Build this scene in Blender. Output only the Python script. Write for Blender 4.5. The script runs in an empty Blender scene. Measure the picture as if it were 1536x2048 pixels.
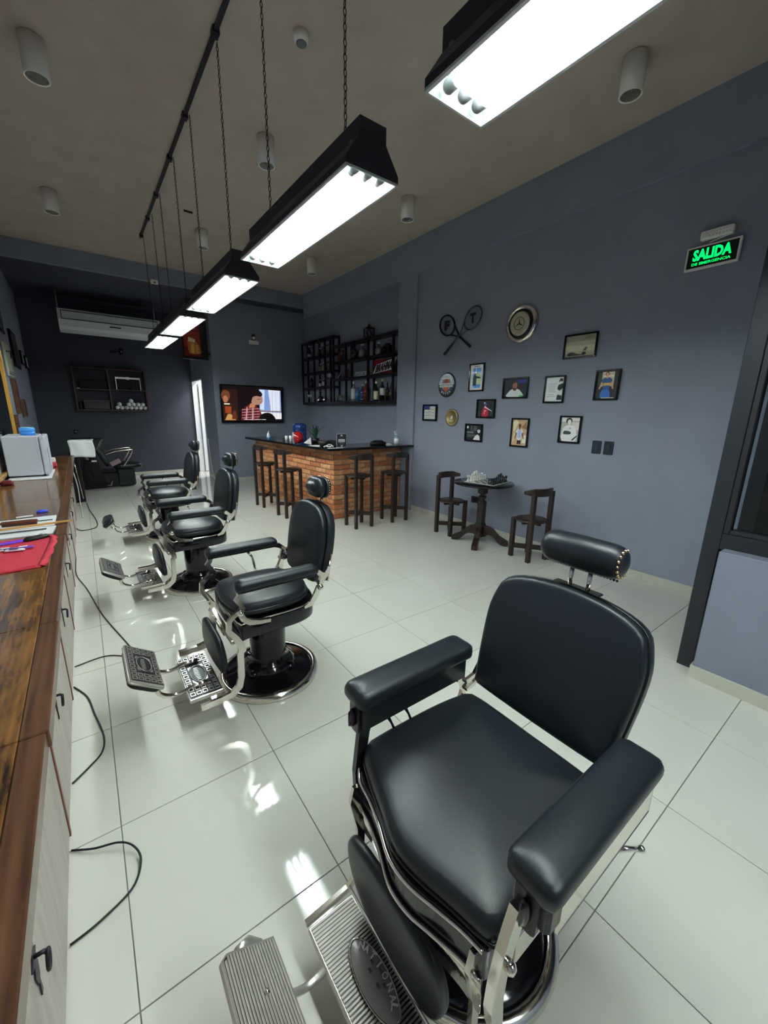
import bpy, math, random
from mathutils import Vector, Matrix
random.seed(7)
PI = math.pi
S = bpy.context.scene
COL = S.collection
# ---------------------------------------------------------------- camera
f, yaw, pitch, roll = 797.06, 0.642186, -0.243951, 0.0160754
cw, sw, cp, sp, cr, sr = math.cos(yaw), math.sin(yaw), math.cos(pitch), math.sin(pitch), math.cos(roll), math.sin(roll)
fwd = Vector((sw*cp, cw*cp, sp)); rt = Vector((cw, -sw, 0)); upv = rt.cross(fwd)
r2 = rt*cr + upv*sr; u2 = upv*cr - rt*sr
cam = bpy.data.cameras.new('camera'); camo = bpy.data.objects.new('camera', cam); COL.objects.link(camo)
cam.sensor_fit = 'HORIZONTAL'; cam.sensor_width = 36; cam.lens = f/1536*36; cam.clip_start = 0.02; cam.clip_end = 60
camo.matrix_world = Matrix(((r2.x, u2.x, -fwd.x, -2.321), (r2.y, u2.y, -fwd.y, -2.132), (r2.z, u2.z, -fwd.z, 1.543), (0, 0, 0, 1)))
S.camera = camo
# ---------------------------------------------------------------- world, exposure
w = bpy.data.worlds.new('world'); S.world = w; w.use_nodes = True
w.node_tree.nodes['Background'].inputs[0].default_value = (0.45, 0.5, 0.6, 1)
w.node_tree.nodes['Background'].inputs[1].default_value = 0.02
S.view_settings.view_transform = 'Standard'; S.view_settings.look = 'None'
S.view_settings.gamma = 1; S.view_settings.use_curve_mapping = False
S.view_settings.exposure = 1.6
TUBE = 20.0
def area(loc, size, power, col=(1, 1, 1), rot=(0, 0, 0)):
    l = bpy.data.lights.new('area_light', 'AREA'); l.shape = 'RECTANGLE'; l.size, l.size_y = size; l.energy = power; l.color = col
    o = bpy.data.objects.new('area_light', l); COL.objects.link(o); o.location = loc; o.rotation_euler = rot
    return o
area((0.75, 8.4, 2.9), (0.5, 0.5), 22, (1, 1, 0.97))           # lamp of the small white room behind the passage door
# ---------------------------------------------------------------- materials
def mat(name, col, rough=0.5, metal=0.0, coat=0.0, emit=0.0, noise=0.0, nscale=8, bump=0.0, bscale=200, trans=0.0, ior=1.45, spec=0.5, alpha=1.0, coat_rough=0.05):
    m = bpy.data.materials.new(name); m.use_nodes = True
    nt = m.node_tree; b = nt.nodes['Principled BSDF']
    c = (col[0], col[1], col[2], 1)
    b.inputs['Base Color'].default_value = c; b.inputs['Roughness'].default_value = rough; b.inputs['Metallic'].default_value = metal
    b.inputs['Coat Weight'].default_value = coat; b.inputs['Coat Roughness'].default_value = coat_rough
    b.inputs['Transmission Weight'].default_value = trans; b.inputs['IOR'].default_value = ior
    b.inputs['Specular IOR Level'].default_value = spec; b.inputs['Alpha'].default_value = alpha
    if emit:
        b.inputs['Emission Color'].default_value = c; b.inputs['Emission Strength'].default_value = emit
    if noise:
        tc = nt.nodes.new('ShaderNodeTexCoord'); n = nt.nodes.new('ShaderNodeTexNoise'); n.inputs['Scale'].default_value = nscale; n.inputs['Detail'].default_value = 6
        nt.links.new(tc.outputs['Object'], n.inputs['Vector'])
        r = nt.nodes.new('ShaderNodeValToRGB'); r.color_ramp.elements[0].position = 0.3; r.color_ramp.elements[1].position = 0.7
        r.color_ramp.elements[0].color = tuple(x*(1-noise) for x in col) + (1,); r.color_ramp.elements[1].color = tuple(min(1, x*(1+noise)) for x in col) + (1,)
        nt.links.new(n.outputs['Fac'], r.inputs['Fac']); nt.links.new(r.outputs['Color'], b.inputs['Base Color'])
    if bump:
        tc = nt.nodes.new('ShaderNodeTexCoord'); n = nt.nodes.new('ShaderNodeTexNoise'); n.inputs['Scale'].default_value = bscale; n.inputs['Detail'].default_value = 4
        nt.links.new(tc.outputs['Object'], n.inputs['Vector'])
        bp = nt.nodes.new('ShaderNodeBump'); bp.inputs['Strength'].default_value = bump; bp.inputs['Distance'].default_value = 0.002
        nt.links.new(n.outputs['Fac'], bp.inputs['Height']); nt.links.new(bp.outputs['Normal'], b.inputs['Normal'])
    return m
def wood(name, dark, light, rough=0.4, coat=0.0, scale=(6, 0.9, 6), axis_scale=1.0, dist=6.0):
    m = bpy.data.materials.new(name); m.use_nodes = True; nt = m.node_tree; b = nt.nodes['Principled BSDF']
    tc = nt.nodes.new('ShaderNodeTexCoord'); mp = nt.nodes.new('ShaderNodeMapping'); mp.inputs['Scale'].default_value = scale
    nt.links.new(tc.outputs['Object'], mp.inputs['Vector'])
    n = nt.nodes.new('ShaderNodeTexNoise'); n.inputs['Scale'].default_value = 1.6*axis_scale; n.inputs['Detail'].default_value = 11; n.inputs['Roughness'].default_value = 0.62; n.inputs['Distortion'].default_value = dist*0.25
    wv = nt.nodes.new('ShaderNodeTexWave'); wv.inputs['Scale'].default_value = 1.3*axis_scale; wv.inputs['Distortion'].default_value = dist; wv.inputs['Detail'].default_value = 4; wv.inputs['Detail Scale'].default_value = 1.5
    nt.links.new(mp.outputs['Vector'], n.inputs['Vector']); nt.links.new(mp.outputs['Vector'], wv.inputs['Vector'])
    mx = nt.nodes.new('ShaderNodeMath'); mx.operation = 'MULTIPLY_ADD'; mx.inputs[1].default_value = 0.06 if dist < 1 else 0.22
    nt.links.new(wv.outputs['Fac'], mx.inputs[0]); nt.links.new(n.outputs['Fac'], mx.inputs[2])
    r = nt.nodes.new('ShaderNodeValToRGB'); e = r.color_ramp.elements
    e[0].position = 0.36 if dist > 1 else 0.38; e[0].color = dark + (1,); e[1].position = 0.82 if dist > 1 else 0.70; e[1].color = light + (1,)
    k = r.color_ramp.elements.new(0.58 if dist > 1 else 0.52); k.color = tuple((a*0.45+c*0.55) for a, c in zip(dark, light)) + (1,)
    nt.links.new(mx.outputs[0], r.inputs['Fac']); nt.links.new(r.outputs['Color'], b.inputs['Base Color'])
    b.inputs['Roughness'].default_value = rough; b.inputs['Coat Weight'].default_value = coat; b.inputs['Coat Roughness'].default_value = 0.12
    return m
M = {}
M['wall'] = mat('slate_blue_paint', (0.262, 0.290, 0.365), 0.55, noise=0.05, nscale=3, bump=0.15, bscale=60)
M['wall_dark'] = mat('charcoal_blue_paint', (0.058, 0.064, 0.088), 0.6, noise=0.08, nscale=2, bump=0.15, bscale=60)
M['ceil'] = mat('taupe_ceiling_paint', (0.55, 0.465, 0.40), 0.85, noise=0.06, nscale=4, bump=0.3, bscale=90)
M['tile'] = mat('glossy_porcelain', (0.64, 0.64, 0.58), 0.05, noise=0.03, nscale=1.3, spec=0.55)
M['grout'] = mat('grey_grout', (0.20, 0.20, 0.18), 0.9)
M['skirt'] = mat('cream_skirting_tile', (0.54, 0.54, 0.46), 0.3)
M['leather'] = mat('black_leatherette', (0.009, 0.0130, 0.018), 0.37, bump=0.12, bscale=500, spec=0.6)
M['leather_edge'] = mat('black_piping', (0.006, 0.007, 0.009), 0.3)
M['chrome'] = mat('polished_chrome', (0.78, 0.75, 0.68), 0.13, 1.0)
M['cast'] = mat('cast_nickel', (0.56, 0.54, 0.505), 0.30, 0.75, bump=0.3, bscale=90)
M['cast_dark'] = mat('antique_cast_metal', (0.07, 0.073, 0.078), 0.4, 0.9, bump=0.3, bscale=120)
M['enamel'] = mat('black_gloss_enamel', (0.006, 0.006, 0.008), 0.12, coat=0.15)
M['enamel_mat'] = mat('black_satin_enamel', (0.012, 0.013, 0.016), 0.28)
M['brass_nail'] = mat('brass_nail', (0.85, 0.6, 0.38), 0.25, 1.0)
M['lacquer'] = wood('dark_stained_wood', (0.010, 0.007, 0.006), (0.034, 0.020, 0.015), 0.4, 0.12)
M['lamp_black'] = mat('black_lamp_housing', (0.028, 0.025, 0.036), 0.5)
M['lamp_white'] = mat('white_reflector', (0.50, 0.545, 0.53), 0.4)
M['tube'] = mat('fluorescent_tube', (0.93, 1.0, 0.985), 0.4, emit=TUBE)
M['holder'] = mat('grey_lamp_holder', (0.17, 0.18, 0.19), 0.4)
M['plastic_white'] = mat('white_plastic', (0.90, 0.87, 0.84), 0.45)
M['white'] = mat('clean_white', (0.78, 0.80, 0.82), 0.4)
M['black'] = mat('plain_black', (0.010, 0.010, 0.012), 0.45)
M['black_gloss'] = mat('gloss_black', (0.006, 0.006, 0.008), 0.12)
M['iron'] = mat('dark_steel', (0.010, 0.009, 0.014), 0.45)
M['granite'] = mat('black_granite', (0.010, 0.011, 0.014), 0.12, noise=0.5, nscale=300)
M['counter'] = wood('lacquered_rustic_wood', (0.018, 0.008, 0.003), (0.30, 0.135, 0.035), 0.25, 0.5, (9.0, 1.7, 6), 1.7, 0.95)
M['trim_wood'] = wood('brown_edge_wood', (0.045, 0.017, 0.008), (0.16, 0.070, 0.030), 0.35, 0.3, (10, 1.0, 10))
M['door_grey'] = wood('pale_grey_wood', (0.40, 0.365, 0.32), (0.60, 0.565, 0.51), 0.5, 0.0, (14, 14, 1.2), 1.0, 2.0)
M['red_brown'] = mat('red_brown_edge', (0.16, 0.045, 0.025), 0.4)
M['mortar'] = mat('grey_brown_mortar', (0.36, 0.29, 0.22), 0.95, bump=0.5, bscale=80)
M['bricks'] = [mat('brick_clay', c, 0.85, noise=0.22, nscale=14, bump=0.6, bscale=70) for c in ((0.52, 0.20, 0.08), (0.62, 0.28, 0.12), (0.46, 0.16, 0.065), (0.60, 0.31, 0.15))]
M['glass'] = mat('clear_glass', (0.95, 0.97, 0.97), 0.02, trans=1.0, ior=1.45)
M['pane'] = mat('window_glass', (0.75, 0.8, 0.82), 0.02, trans=1.0, ior=1.05, spec=0.6)
M['red'] = mat('red_cloth', (0.62, 0.035, 0.065), 0.85, bump=0.6, bscale=300)
M['towel'] = mat('white_terry', (0.80, 0.84, 0.84), 0.95, bump=0.8, bscale=300)
M['gold'] = mat('gilded_frame', (0.75, 0.42, 0.08), 0.35, 0.7)
M['mirror'] = mat('mirror_glass', (0.75, 0.78, 0.78), 0.01, 1.0)
M['frame_grey'] = mat('dark_grey_aluminium', (0.030, 0.034, 0.040), 0.35, 0.3)
M['halfwall'] = mat('blue_grey_paint', (0.22, 0.245, 0.31), 0.5, noise=0.04, nscale=5)
M['green'] = mat('leaf_green', (0.02, 0.075, 0.035), 0.4)
_mc = {}
def C(col, rough=0.6, **k):
    key = (tuple(round(x, 3) for x in col), rough, tuple(sorted(k.items())))
    if key not in _mc: _mc[key] = mat('colour_%d' % len(_mc), col, rough, **k)
    return _mc[key]
def brighter(c, k): return tuple(min(0.92, x*k) for x in c)
def hexc(h):
    v = [int(h[i:i+2], 16)/255 for i in (0, 2, 4)]
    return tuple(((x+0.055)/1.055)**2.4 if x > 0.04 else x/12.92 for x in v)
def P(h, rough=0.4): return C(brighter(hexc(h), 1.45), rough, coat=0.25)
def resample(pts, N):
    n = len(pts); d = [0]
    for i in range(n): d.append(d[-1]+math.dist(pts[i], pts[(i+1) % n]))
    out = []; k = 0
    for i in range(N):
        t = d[-1]*i/N
        while d[k+1] < t: k += 1
        u = (t-d[k])/max(1e-9, d[k+1]-d[k]); a, b = pts[k % n], pts[(k+1) % n]; out.append((a[0]+(b[0]-a[0])*u, a[1]+(b[1]-a[1])*u))
    return out
# ---------------------------------------------------------------- mesh builder
class MB:
    def __init__(s): s.v = []; s.f = []; s.m = []; s.mats = []; s.smooth = []
    def mi(s, m):
        if m not in s.mats: s.mats.append(m)
        return s.mats.index(m)
    def add(s, vs, fs, m, smooth=False, X=None):
        o = len(s.v); s.v += [tuple(X @ Vector(p)) if X else tuple(p) for p in vs]
        k = s.mi(m)
        for q in fs: s.f.append([i+o for i in q]); s.m.append(k); s.smooth.append(smooth)
        return s
    def box(s, a, b, m, bev=0.0, X=None):
        x0, y0, z0 = a; x1, y1, z1 = b
        if bev <= 0:
            v = [(x0,y0,z0),(x1,y0,z0),(x1,y1,z0),(x0,y1,z0),(x0,y0,z1),(x1,y0,z1),(x1,y1,z1),(x0,y1,z1)]
            return s.add(v, [(0,3,2,1),(4,5,6,7),(0,1,5,4),(1,2,6,5),(2,3,7,6),(3,0,4,7)], m, False, X)
        v = []; idx = {}
        xs, ys, zs = (x0, x1), (y0, y1), (z0, z1)
        for i in (0,1):
            for j in (0,1):
                for k in (0,1):
                    sx, sy, sz = (1,-1)[i], (1,-1)[j], (1,-1)[k]
                    for a_ in range(3):
                        p = [xs[i]+sx*bev, ys[j]+sy*bev, zs[k]+sz*bev]; p[a_] = (xs[i], ys[j], zs[k])[a_]
                        idx[(i,j,k,a_)] = len(v); v.append(tuple(p))
        fs = []
        for a_ in range(3):
            for q in (0,1):
                o = [t for t in range(3) if t != a_]
                def K(c1, c2):
                    t = [0,0,0]; t[a_] = q; t[o[0]] = c1; t[o[1]] = c2; return idx[(*t, a_)]
                fs.append((K(0,0), K(1,0), K(1,1), K(0,1)))
        for a_ in range(3):
            b_, c_ = [t for t in range(3) if t != a_]
            for q1 in (0,1):
                for q2 in (0,1):
                    def K(e, ax):
                        t = [0,0,0]; t[a_] = e; t[b_] = q1; t[c_] = q2; return idx[(*t, ax)]
                    fs.append((K(0,b_), K(1,b_), K(1,c_), K(0,c_)))
        for i in (0,1):
            for j in (0,1):
                for k in (0,1): fs.append((idx[(i,j,k,0)], idx[(i,j,k,1)], idx[(i,j,k,2)]))
        return s.add(v, fs, m, False, X)
    def prism(s, pts, z0, z1, m, X=None, smooth=False):
        n = len(pts); v = [(x, y, z0) for x, y in pts] + [(x, y, z1) for x, y in pts]
        fs = [tuple(range(n))[::-1], tuple(range(n, 2*n))] + [(i, (i+1) % n, (i+1) % n+n, i+n) for i in range(n)]
        s.add(v, fs[:2], m, False, X); o = len(s.v)-2*n; k = s.mi(m)
        for q in fs[2:]: s.f.append([i+o for i in q]); s.m.append(k); s.smooth.append(smooth)
        return s
    def lathe(s, prof, m, n=24, X=None, sx=1, sy=1):
        v = []; fs = []
        for r, z in prof:
            for i in range(n): a = 2*PI*i/n; v.append((r*math.cos(a)*sx, r*math.sin(a)*sy, z))
        for j in range(len(prof)-1):
            for i in range(n): fs.append((j*n+i, j*n+(i+1) % n, (j+1)*n+(i+1) % n, (j+1)*n+i))
        if prof[0][0] > 1e-4: fs.append(tuple(range(n))[::-1])
        if prof[-1][0] > 1e-4: fs.append(tuple(range((len(prof)-1)*n, len(prof)*n)))
        return s.add(v, fs, m, True, X)
    def tube(s, pts, r, m, n=8, closed=False, X=None, sx=1.0):
        P_ = [Vector(p) for p in pts]; N = len(P_); v = []; fs = []; prev = None
        for i, p in enumerate(P_):
            a = P_[(i-1) % N] if (closed or i > 0) else p; b = P_[(i+1) % N] if (closed or i < N-1) else p
            t = (b-a).normalized()
            if prev is None:
                u = t.cross(Vector((0, 0, 1)));
                if u.length < 0.1: u = t.cross(Vector((1, 0, 0)))
            else: u = prev - t*prev.dot(t)
            u.normalize(); prev = u; w_ = t.cross(u)
            rr = r[i] if isinstance(r, (list, tuple)) else r
            for k in range(n): an = 2*PI*k/n; v.append(p + u*math.cos(an)*rr*sx + w_*math.sin(an)*rr)
        L = N if closed else N-1
        for i in range(L):
            for k in range(n): fs.append((i*n+k, i*n+(k+1) % n, ((i+1) % N)*n+(k+1) % n, ((i+1) % N)*n+k))
        if not closed: fs += [tuple(range(n))[::-1], tuple(range((N-1)*n, N*n))]
        return s.add(v, fs, m, True, X)
    def cushion(s, out, t, m, bulge=0.02, edge=0.03, X=None, flat_bottom=True, under=None):
        if len(out) > 16: out = resample(out, 60)
        n = len(out); cx = sum(p[0] for p in out)/n; cy = sum(p[1] for p in out)/n
        hx = max(abs(p[0]-cx) for p in out); hy = max(abs(p[1]-cy) for p in out); e = min(edge, 0.9*min(hx, hy))
        def sc2(d, q=1.0): return ((1-d/hx)*q, (1-d/hy)*q)
        rings = [(sc2(e*0.5), 0.0), (sc2(e*0.1), 0.12*t), (sc2(0), 0.3*t), (sc2(0), 0.6*t), (sc2(e*0.10), 0.80*t), (sc2(e*0.30), 0.92*t), (sc2(e*0.60), 0.985*t)]
        for q in (0.92, 0.80, 0.66, 0.5, 0.34, 0.18, 0.06): rings.append((sc2(e*0.6+(1-q)*(min(hx, hy)-e*0.6)), 0.985*t+(bulge+0.015*t)*(1-q**2.4)))
        v = []
        for (sx_, sy_), h in rings: v += [(cx+(x-cx)*sx_, cy+(y-cy)*sy_, h) for x, y in out]
        fs = []
        for j in range(len(rings)-1):
            for i in range(n): fs.append((j*n+i, j*n+(i+1) % n, (j+1)*n+(i+1) % n, (j+1)*n+i))
        j = len(rings)-1; fs.append(tuple(range(j*n, j*n+n)))
        fs.append(tuple(range(n))[::-1])
        return s.add(v, fs, m, True, X)
    def strip(s, pts, wd, y0, y1, m, X=None):     # flat bar following pts (x,z), width wd in that plane, thickness y0..y1
        n = len(pts); L = []; Rr = []
        for i, (x, z) in enumerate(pts):
            a = pts[max(i-1, 0)]; b = pts[min(i+1, n-1)]; tx, tz = b[0]-a[0], b[1]-a[1]; l = math.hypot(tx, tz) or 1
            w_ = (wd[i] if isinstance(wd, (list, tuple)) else wd)/2
            L.append((x-tz/l*w_, z+tx/l*w_)); Rr.append((x+tz/l*w_, z-tx/l*w_))
        v = [(x, y0, z) for x, z in L]+[(x, y0, z) for x, z in Rr]+[(x, y1, z) for x, z in L]+[(x, y1, z) for x, z in Rr]
        fs = []
        for i in range(n-1):
            fs += [(i, i+1, n+i+1, n+i), (2*n+i, 3*n+i, 3*n+i+1, 2*n+i+1), (i, 2*n+i, 2*n+i+1, i+1), (n+i, n+i+1, 3*n+i+1, 3*n+i)]
        fs += [(0, n, 3*n, 2*n), (n-1, 3*n-1, 4*n-1, 2*n-1)]
        return s.add(v, fs, m, False, X)
    def ball(s, c, r, m, n=12, X=None, sz=1.0):
        T = Matrix.Translation(c); T = X @ T if X else T
        return s.lathe([(r*math.sin(PI*i/8), -r*math.cos(PI*i/8)*sz) for i in range(9)], m, n, T)
    def build(s, name, parent=None, loc=None, bevel=0.0):
        me = bpy.data.meshes.new(name); me.from_pydata(s.v, [], s.f)
        for m in s.mats: me.materials.append(m)
        me.polygons.foreach_set('material_index', s.m); me.polygons.foreach_set('use_smooth', s.smooth); me.update()
        o = bpy.data.objects.new(name, me); COL.objects.link(o)
        if parent: o.parent = parent
        if loc: o.location = loc
        if bevel:
            b = o.modifiers.new('bevel', 'BEVEL'); b.width = bevel; b.segments = 2; b.limit_method = 'ANGLE'
        return o
def tag(o, label=None, cat=None, group=None, kind=None):
    if label: o['label'] = label
    if cat: o['category'] = cat
    if group: o['group'] = group
    if kind: o['kind'] = kind
    return o
def thing(name, label, cat, loc=(0, 0, 0), rz=0, group=None):
    o = bpy.data.objects.new(name, None); COL.objects.link(o); o.location = loc; o.rotation_euler = (0, 0, rz); o.empty_display_size = 0.1
    return tag(o, label, cat, group)
def struct(name, mb, parent=None, **k):
    o = mb.build(name, parent, **k)
    if not parent: o['kind'] = 'structure'
    return o
def copytree(o, parent=None, first=True):
    c = o.copy(); COL.objects.link(c); c.parent = parent
    for ch in o.children: copytree(ch, c)
    return c
def dup(o, loc, rz, label, group=None):
    c = copytree(o); c.location = loc; c.rotation_euler = (0, 0, rz); c['label'] = label
    if group: c['group'] = group
    return c
def place(O, U, V, N):      # matrix: local x->U, y->V, z->N
    U, V, N = Vector(U), Vector(V), Vector(N)
    return Matrix(((U.x, V.x, N.x, O[0]), (U.y, V.y, N.y, O[1]), (U.z, V.z, N.z, O[2]), (0, 0, 0, 1)))
def rr(w_, h, r, n=5, cx=0, cy=0):
    pts = []
    for qx, qy, a0 in ((1, 1, 0), (-1, 1, 90), (-1, -1, 180), (1, -1, 270)):
        for i in range(n+1):
            a = math.radians(a0+90*i/n); pts.append((cx+qx*(w_/2-r)+r*math.cos(a), cy+qy*(h/2-r)+r*math.sin(a)))
    return pts
def smooth(pts, k=4):     # closed catmull-rom
    n = len(pts); out = []
    for i in range(n):
        p0, p1, p2, p3 = pts[i-1], pts[i], pts[(i+1) % n], pts[(i+2) % n]
        for j in range(k):
            t = j/k; out.append(tuple(0.5*((2*b)+(-a+c)*t+(2*a-5*b+4*c-d)*t*t+(-a+3*b-3*c+d)*t**3) for a, b, c, d in zip(p0, p1, p2, p3)))
    return out
def curve(pts, k=5):      # open catmull-rom
    n = len(pts); out = []
    for i in range(n-1):
        p0, p1, p2, p3 = pts[max(i-1, 0)], pts[i], pts[i+1], pts[min(i+2, n-1)]
        for j in range(k):
            t = j/k; out.append(tuple(0.5*((2*b)+(-a+c)*t+(2*a-5*b+4*c-d)*t*t+(-a+3*b-3*c+d)*t**3) for a, b, c, d in zip(p0, p1, p2, p3)))
    return out+[tuple(pts[-1])]
def ell(cx, cy, rx, ry, n=16, a0=0, a1=360): return [(cx+rx*math.cos(math.radians(a0+(a1-a0)*i/(n if a1-a0 == 360 else n-1))), cy+ry*math.sin(math.radians(a0+(a1-a0)*i/(n if a1-a0 == 360 else n-1)))) for i in range(n)]
def rect(a, b, c, d): return [(a, b), (c, b), (c, d), (a, d)]
def text(mb, string, m, X, fit, depth=0.0008, bold=0.0, shear=0.0, align=(0.5, 0.5)):
    cu = bpy.data.curves.new('t', 'FONT'); cu.body = string; cu.extrude = 0; cu.offset = bold; cu.resolution_u = 2; cu.shear = shear
    o = bpy.data.objects.new('t', cu); COL.objects.link(o)
    dg = bpy.context.evaluated_depsgraph_get(); me = bpy.data.meshes.new_from_object(o.evaluated_get(dg))
    vs = [tuple(v.co) for v in me.vertices]; fs = [tuple(p.vertices) for p in me.polygons]
    bpy.data.objects.remove(o); bpy.data.curves.remove(cu); bpy.data.meshes.remove(me)
    if not vs: return
    x0, x1 = min(v[0] for v in vs), max(v[0] for v in vs); y0, y1 = min(v[1] for v in vs), max(v[1] for v in vs)
    sx = fit[0]/(x1-x0); sy = (fit[1]/(y1-y0)) if fit[1] else sx
    mb.add([((x-x0)*sx-fit[0]*align[0], (y-y0)*sy-(y1-y0)*sy*align[1], depth) for x, y, z in vs], fs, m, False, X)
def layers(mb, X, w_, h, items, d0=0.0, step=0.0004):
    for i, (m, pts) in enumerate(items): mb.add([(x*w_, y*h, d0+step*i) for x, y in pts], [tuple(range(len(pts)))], m, False, X)

# ================================================================ ROOM SHELL
CZ = 3.95
def wallbox(name, a, b, m): return struct(name, MB().box(a, b, m))
fl = struct('floor', MB().box((-3.1, -4.5, -0.12), (2.3, 9.05, -0.004), M['grout']))
# porcelain tiles 60x60, each a part of the floor (grid origin measured at 0,0)
def tile_mesh(x0, y0, x1, y1, m=M['tile']):
    b = MB(); g = 0.0016
    return b.box((x0+g, y0+g, -0.0045), (x1-g, y1-g, 0.0), m, 0.0009)
tm = None
XL, XR = -3.04, 2.1
ix = [(-3.04, -3.0)] + [(-3.0+0.6*i, -2.4+0.6*i) for i in range(8)] + [(1.8, 2.1)]
iy = [(-4.2+0.6*i, -3.6+0.6*i) for i in range(21)] + [(8.4, 8.95)]
iy = [(max(a, -4.2), b) for a, b in iy]
for xa, xb in ix:
    for ya, yb in iy:
        if xa >= 1.75 and yb <= 2.75: xb_ = 1.86
        else: xb_ = xb
        if xa > -0.05 and ya > 6.9 and not (ya < 9): continue
        if xa >= 0.0 and ya > 6.7: continue
        full = abs(xb_-xa-0.6) < 1e-6 and abs(yb-ya-0.6) < 1e-6
        if full and tm:
            o = bpy.data.objects.new('tile', tm); COL.objects.link(o)
        elif full:
            o = tile_mesh(0, 0, 0.6, 0.6).build('tile'); tm = o.data
        else: o = tile_mesh(0, 0, xb_-xa, yb-ya).build('tile')
        o.parent = fl; o.location = (xa, ya, 0)
wallbox('ceiling', (-3.15, -4.6, CZ), (2.3, 9.1, CZ+0.1), M['ceil'])
wallbox('wall_left', (-3.14, -4.6, -0.12), (-3.04, 9.1, CZ), M['wall'])
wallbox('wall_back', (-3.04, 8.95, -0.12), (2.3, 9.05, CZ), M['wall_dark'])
wallbox('wall_right', (1.86, -4.2, -0.12), (1.96, 2.7, CZ), M['wall'])
wallbox('wall_column', (1.83, 2.7, -0.12), (2.2, 3.12, CZ), M['wall'])
wallbox('wall_alcove', (2.1, 3.12, -0.12), (2.2, 7.0, CZ), M['wall'])
wallbox('wall_television', (0.10, 6.95, -0.12), (2.1, 7.05, CZ), M['wall'])
b = MB(); b.box((0.0, 6.95, -0.12), (0.1, 7.94, CZ), M['wall']); b.box((0.0, 7.94, 2.22), (0.1, 8.95, CZ), M['wall'])
struct('wall_passage', b)
wallbox('wall_rear', (-3.04, -4.6, -0.12), (1.96, -4.2, CZ), M['wall'])
wallbox('wall_annex', (1.4, 7.05, -0.12), (1.5, 8.95, CZ), M['white'])
struct('floor_annex', MB().box((0.0, 7.06, -0.003), (1.4, 8.94, 0.0), M['tile']))
b = MB(); b.box((0.104, 7.06, 0), (1.4, 7.09, CZ), M['white']); struct('wall_annex_front', b)
b = MB(); b.box((0.12, 8.92, 0), (1.4, 8.949, CZ), M['white']); struct('wall_annex_back', b)
# beams
wallbox('trim_1', (1.83, -4.2, 3.475), (1.86, 2.7, CZ), M['wall'])
struct('trim_2', MB().box((1.83, 3.12, 3.475), (2.1, 6.42, CZ), M['wall']))
struct('trim_3', MB().box((-3.04, 6.45, 3.69), (2.1, 6.53, CZ), M['wall']))
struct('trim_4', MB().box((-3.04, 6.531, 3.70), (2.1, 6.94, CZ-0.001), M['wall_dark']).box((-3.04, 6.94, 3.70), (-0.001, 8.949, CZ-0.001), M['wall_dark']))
# electrical panel door on the tv wall
pn = thing('panel_door', 'square flush electrical panel cover painted wall blue, right of the television', 'panel', (1.737, 6.95, 1.58))
MB().box((-0.17, -0.012, -0.21), (0.17, 0.0, 0.21), M['wall'], 0.003).build('frame', pn)
MB().box((-0.15, -0.018, -0.19), (0.15, -0.0125, 0.19), M['wall'], 0.003).build('cover', pn)
# skirting tiles
def skirting(name, axis, const, a, b_, face):
    root = None; t = 0.011; x = a; seg = []
    while x < b_-1e-3: seg.append((x, min(x+0.6, b_))); x += 0.6
    for i, (p, q) in enumerate(seg):
        g = 0.001
        if axis == 'y': A, B = (const, p+g, 0.0), (const+face*t, q-g, 0.082)
        else: A, B = (p+g, const, 0.0), (q-g, const+face*t, 0.082)
        A2 = tuple(min(u, v) for u, v in zip(A, B)); B2 = tuple(max(u, v) for u, v in zip(A, B))
        o = MB().box(A2, B2, M['skirt'], 0.001)
        if root is None: root = struct(name, o)
        else: o.build('skirting_tile', root)
skirting('baseboard_right', 'y', 1.86, -1.34, 2.7, -1)
skirting('baseboard_alcove', 'y', 2.1, 3.2, 6.9, -1)
skirting('baseboard_television', 'x', 6.95, 0.0, 2.05, -1)
skirting('baseboard_passage', 'y', 0.0, 6.95, 7.9, -1)
skirting('baseboard_back', 'x', 8.95, -3.0, -0.05, -1)
# passage door: white jambs
b = MB()
b.box((-0.012, 7.93, 0), (0.11, 7.965, 2.235), M['white'], 0.003); b.box((-0.012, 8.90, 0), (0.11, 8.935, 2.235), M['white'], 0.003); b.box((-0.012, 7.965, 2.20), (0.11, 8.90, 2.235), M['white'], 0.003)
d1 = struct('door_1', b)
MB().box((0.12, 8.86, 0.01), (0.85, 8.90, 2.19), M['white'], 0.004).build('door_leaf', d1)
# entrance partition: half wall, dark window frame, glass
hw = struct('wall_partition', MB().box((0.48, -4.2, 0.0), (0.575, -1.555, 0.812), M['halfwall'], 0.004))
for i in range(5):
    y1 = -1.555-0.6*i+0.012 if i == 0 else -1.555-0.6*i; y0 = max(-1.555-0.6*(i+1), -4.2)
    MB().box((0.469, y0+0.001, 0), (0.4795, y1-0.001, 0.082), M['skirt'], 0.001).build('skirting_tile', hw)
MB().box((0.48, -1.5545, 0), (0.575, -1.543, 0.082), M['skirt'], 0.001).build('skirting_tile', hw)
b = MB(); b.box((0.577, -1.53, 0.0), (0.66, -1.45, CZ), M['frame_grey'], 0.002)
w1 = struct('window_1', b)
MB().box((0.577, -4.2, 0.80), (0.66, -1.531, 0.895), M['frame_grey'], 0.003).build('bottom_rail', w1)
MB().box((0.580, -1.56, 0.896), (0.655, -1.532, 3.3), M['frame_grey'], 0.003).build('glazing_bead', w1)
MB().box((0.580, -4.2, 0.896), (0.655, -1.561, 0.92), M['frame_grey'], 0.003).build('glazing_bead', w1)
MB().box((0.577, -4.2, 3.301), (0.66, -1.531, CZ), M['frame_grey'], 0.003).build('head_rail', w1)
MB().box((0.612, -4.2, 0.921), (0.620, -1.562, 3.3), M['pane']).build('glass_pane', w1)
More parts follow.
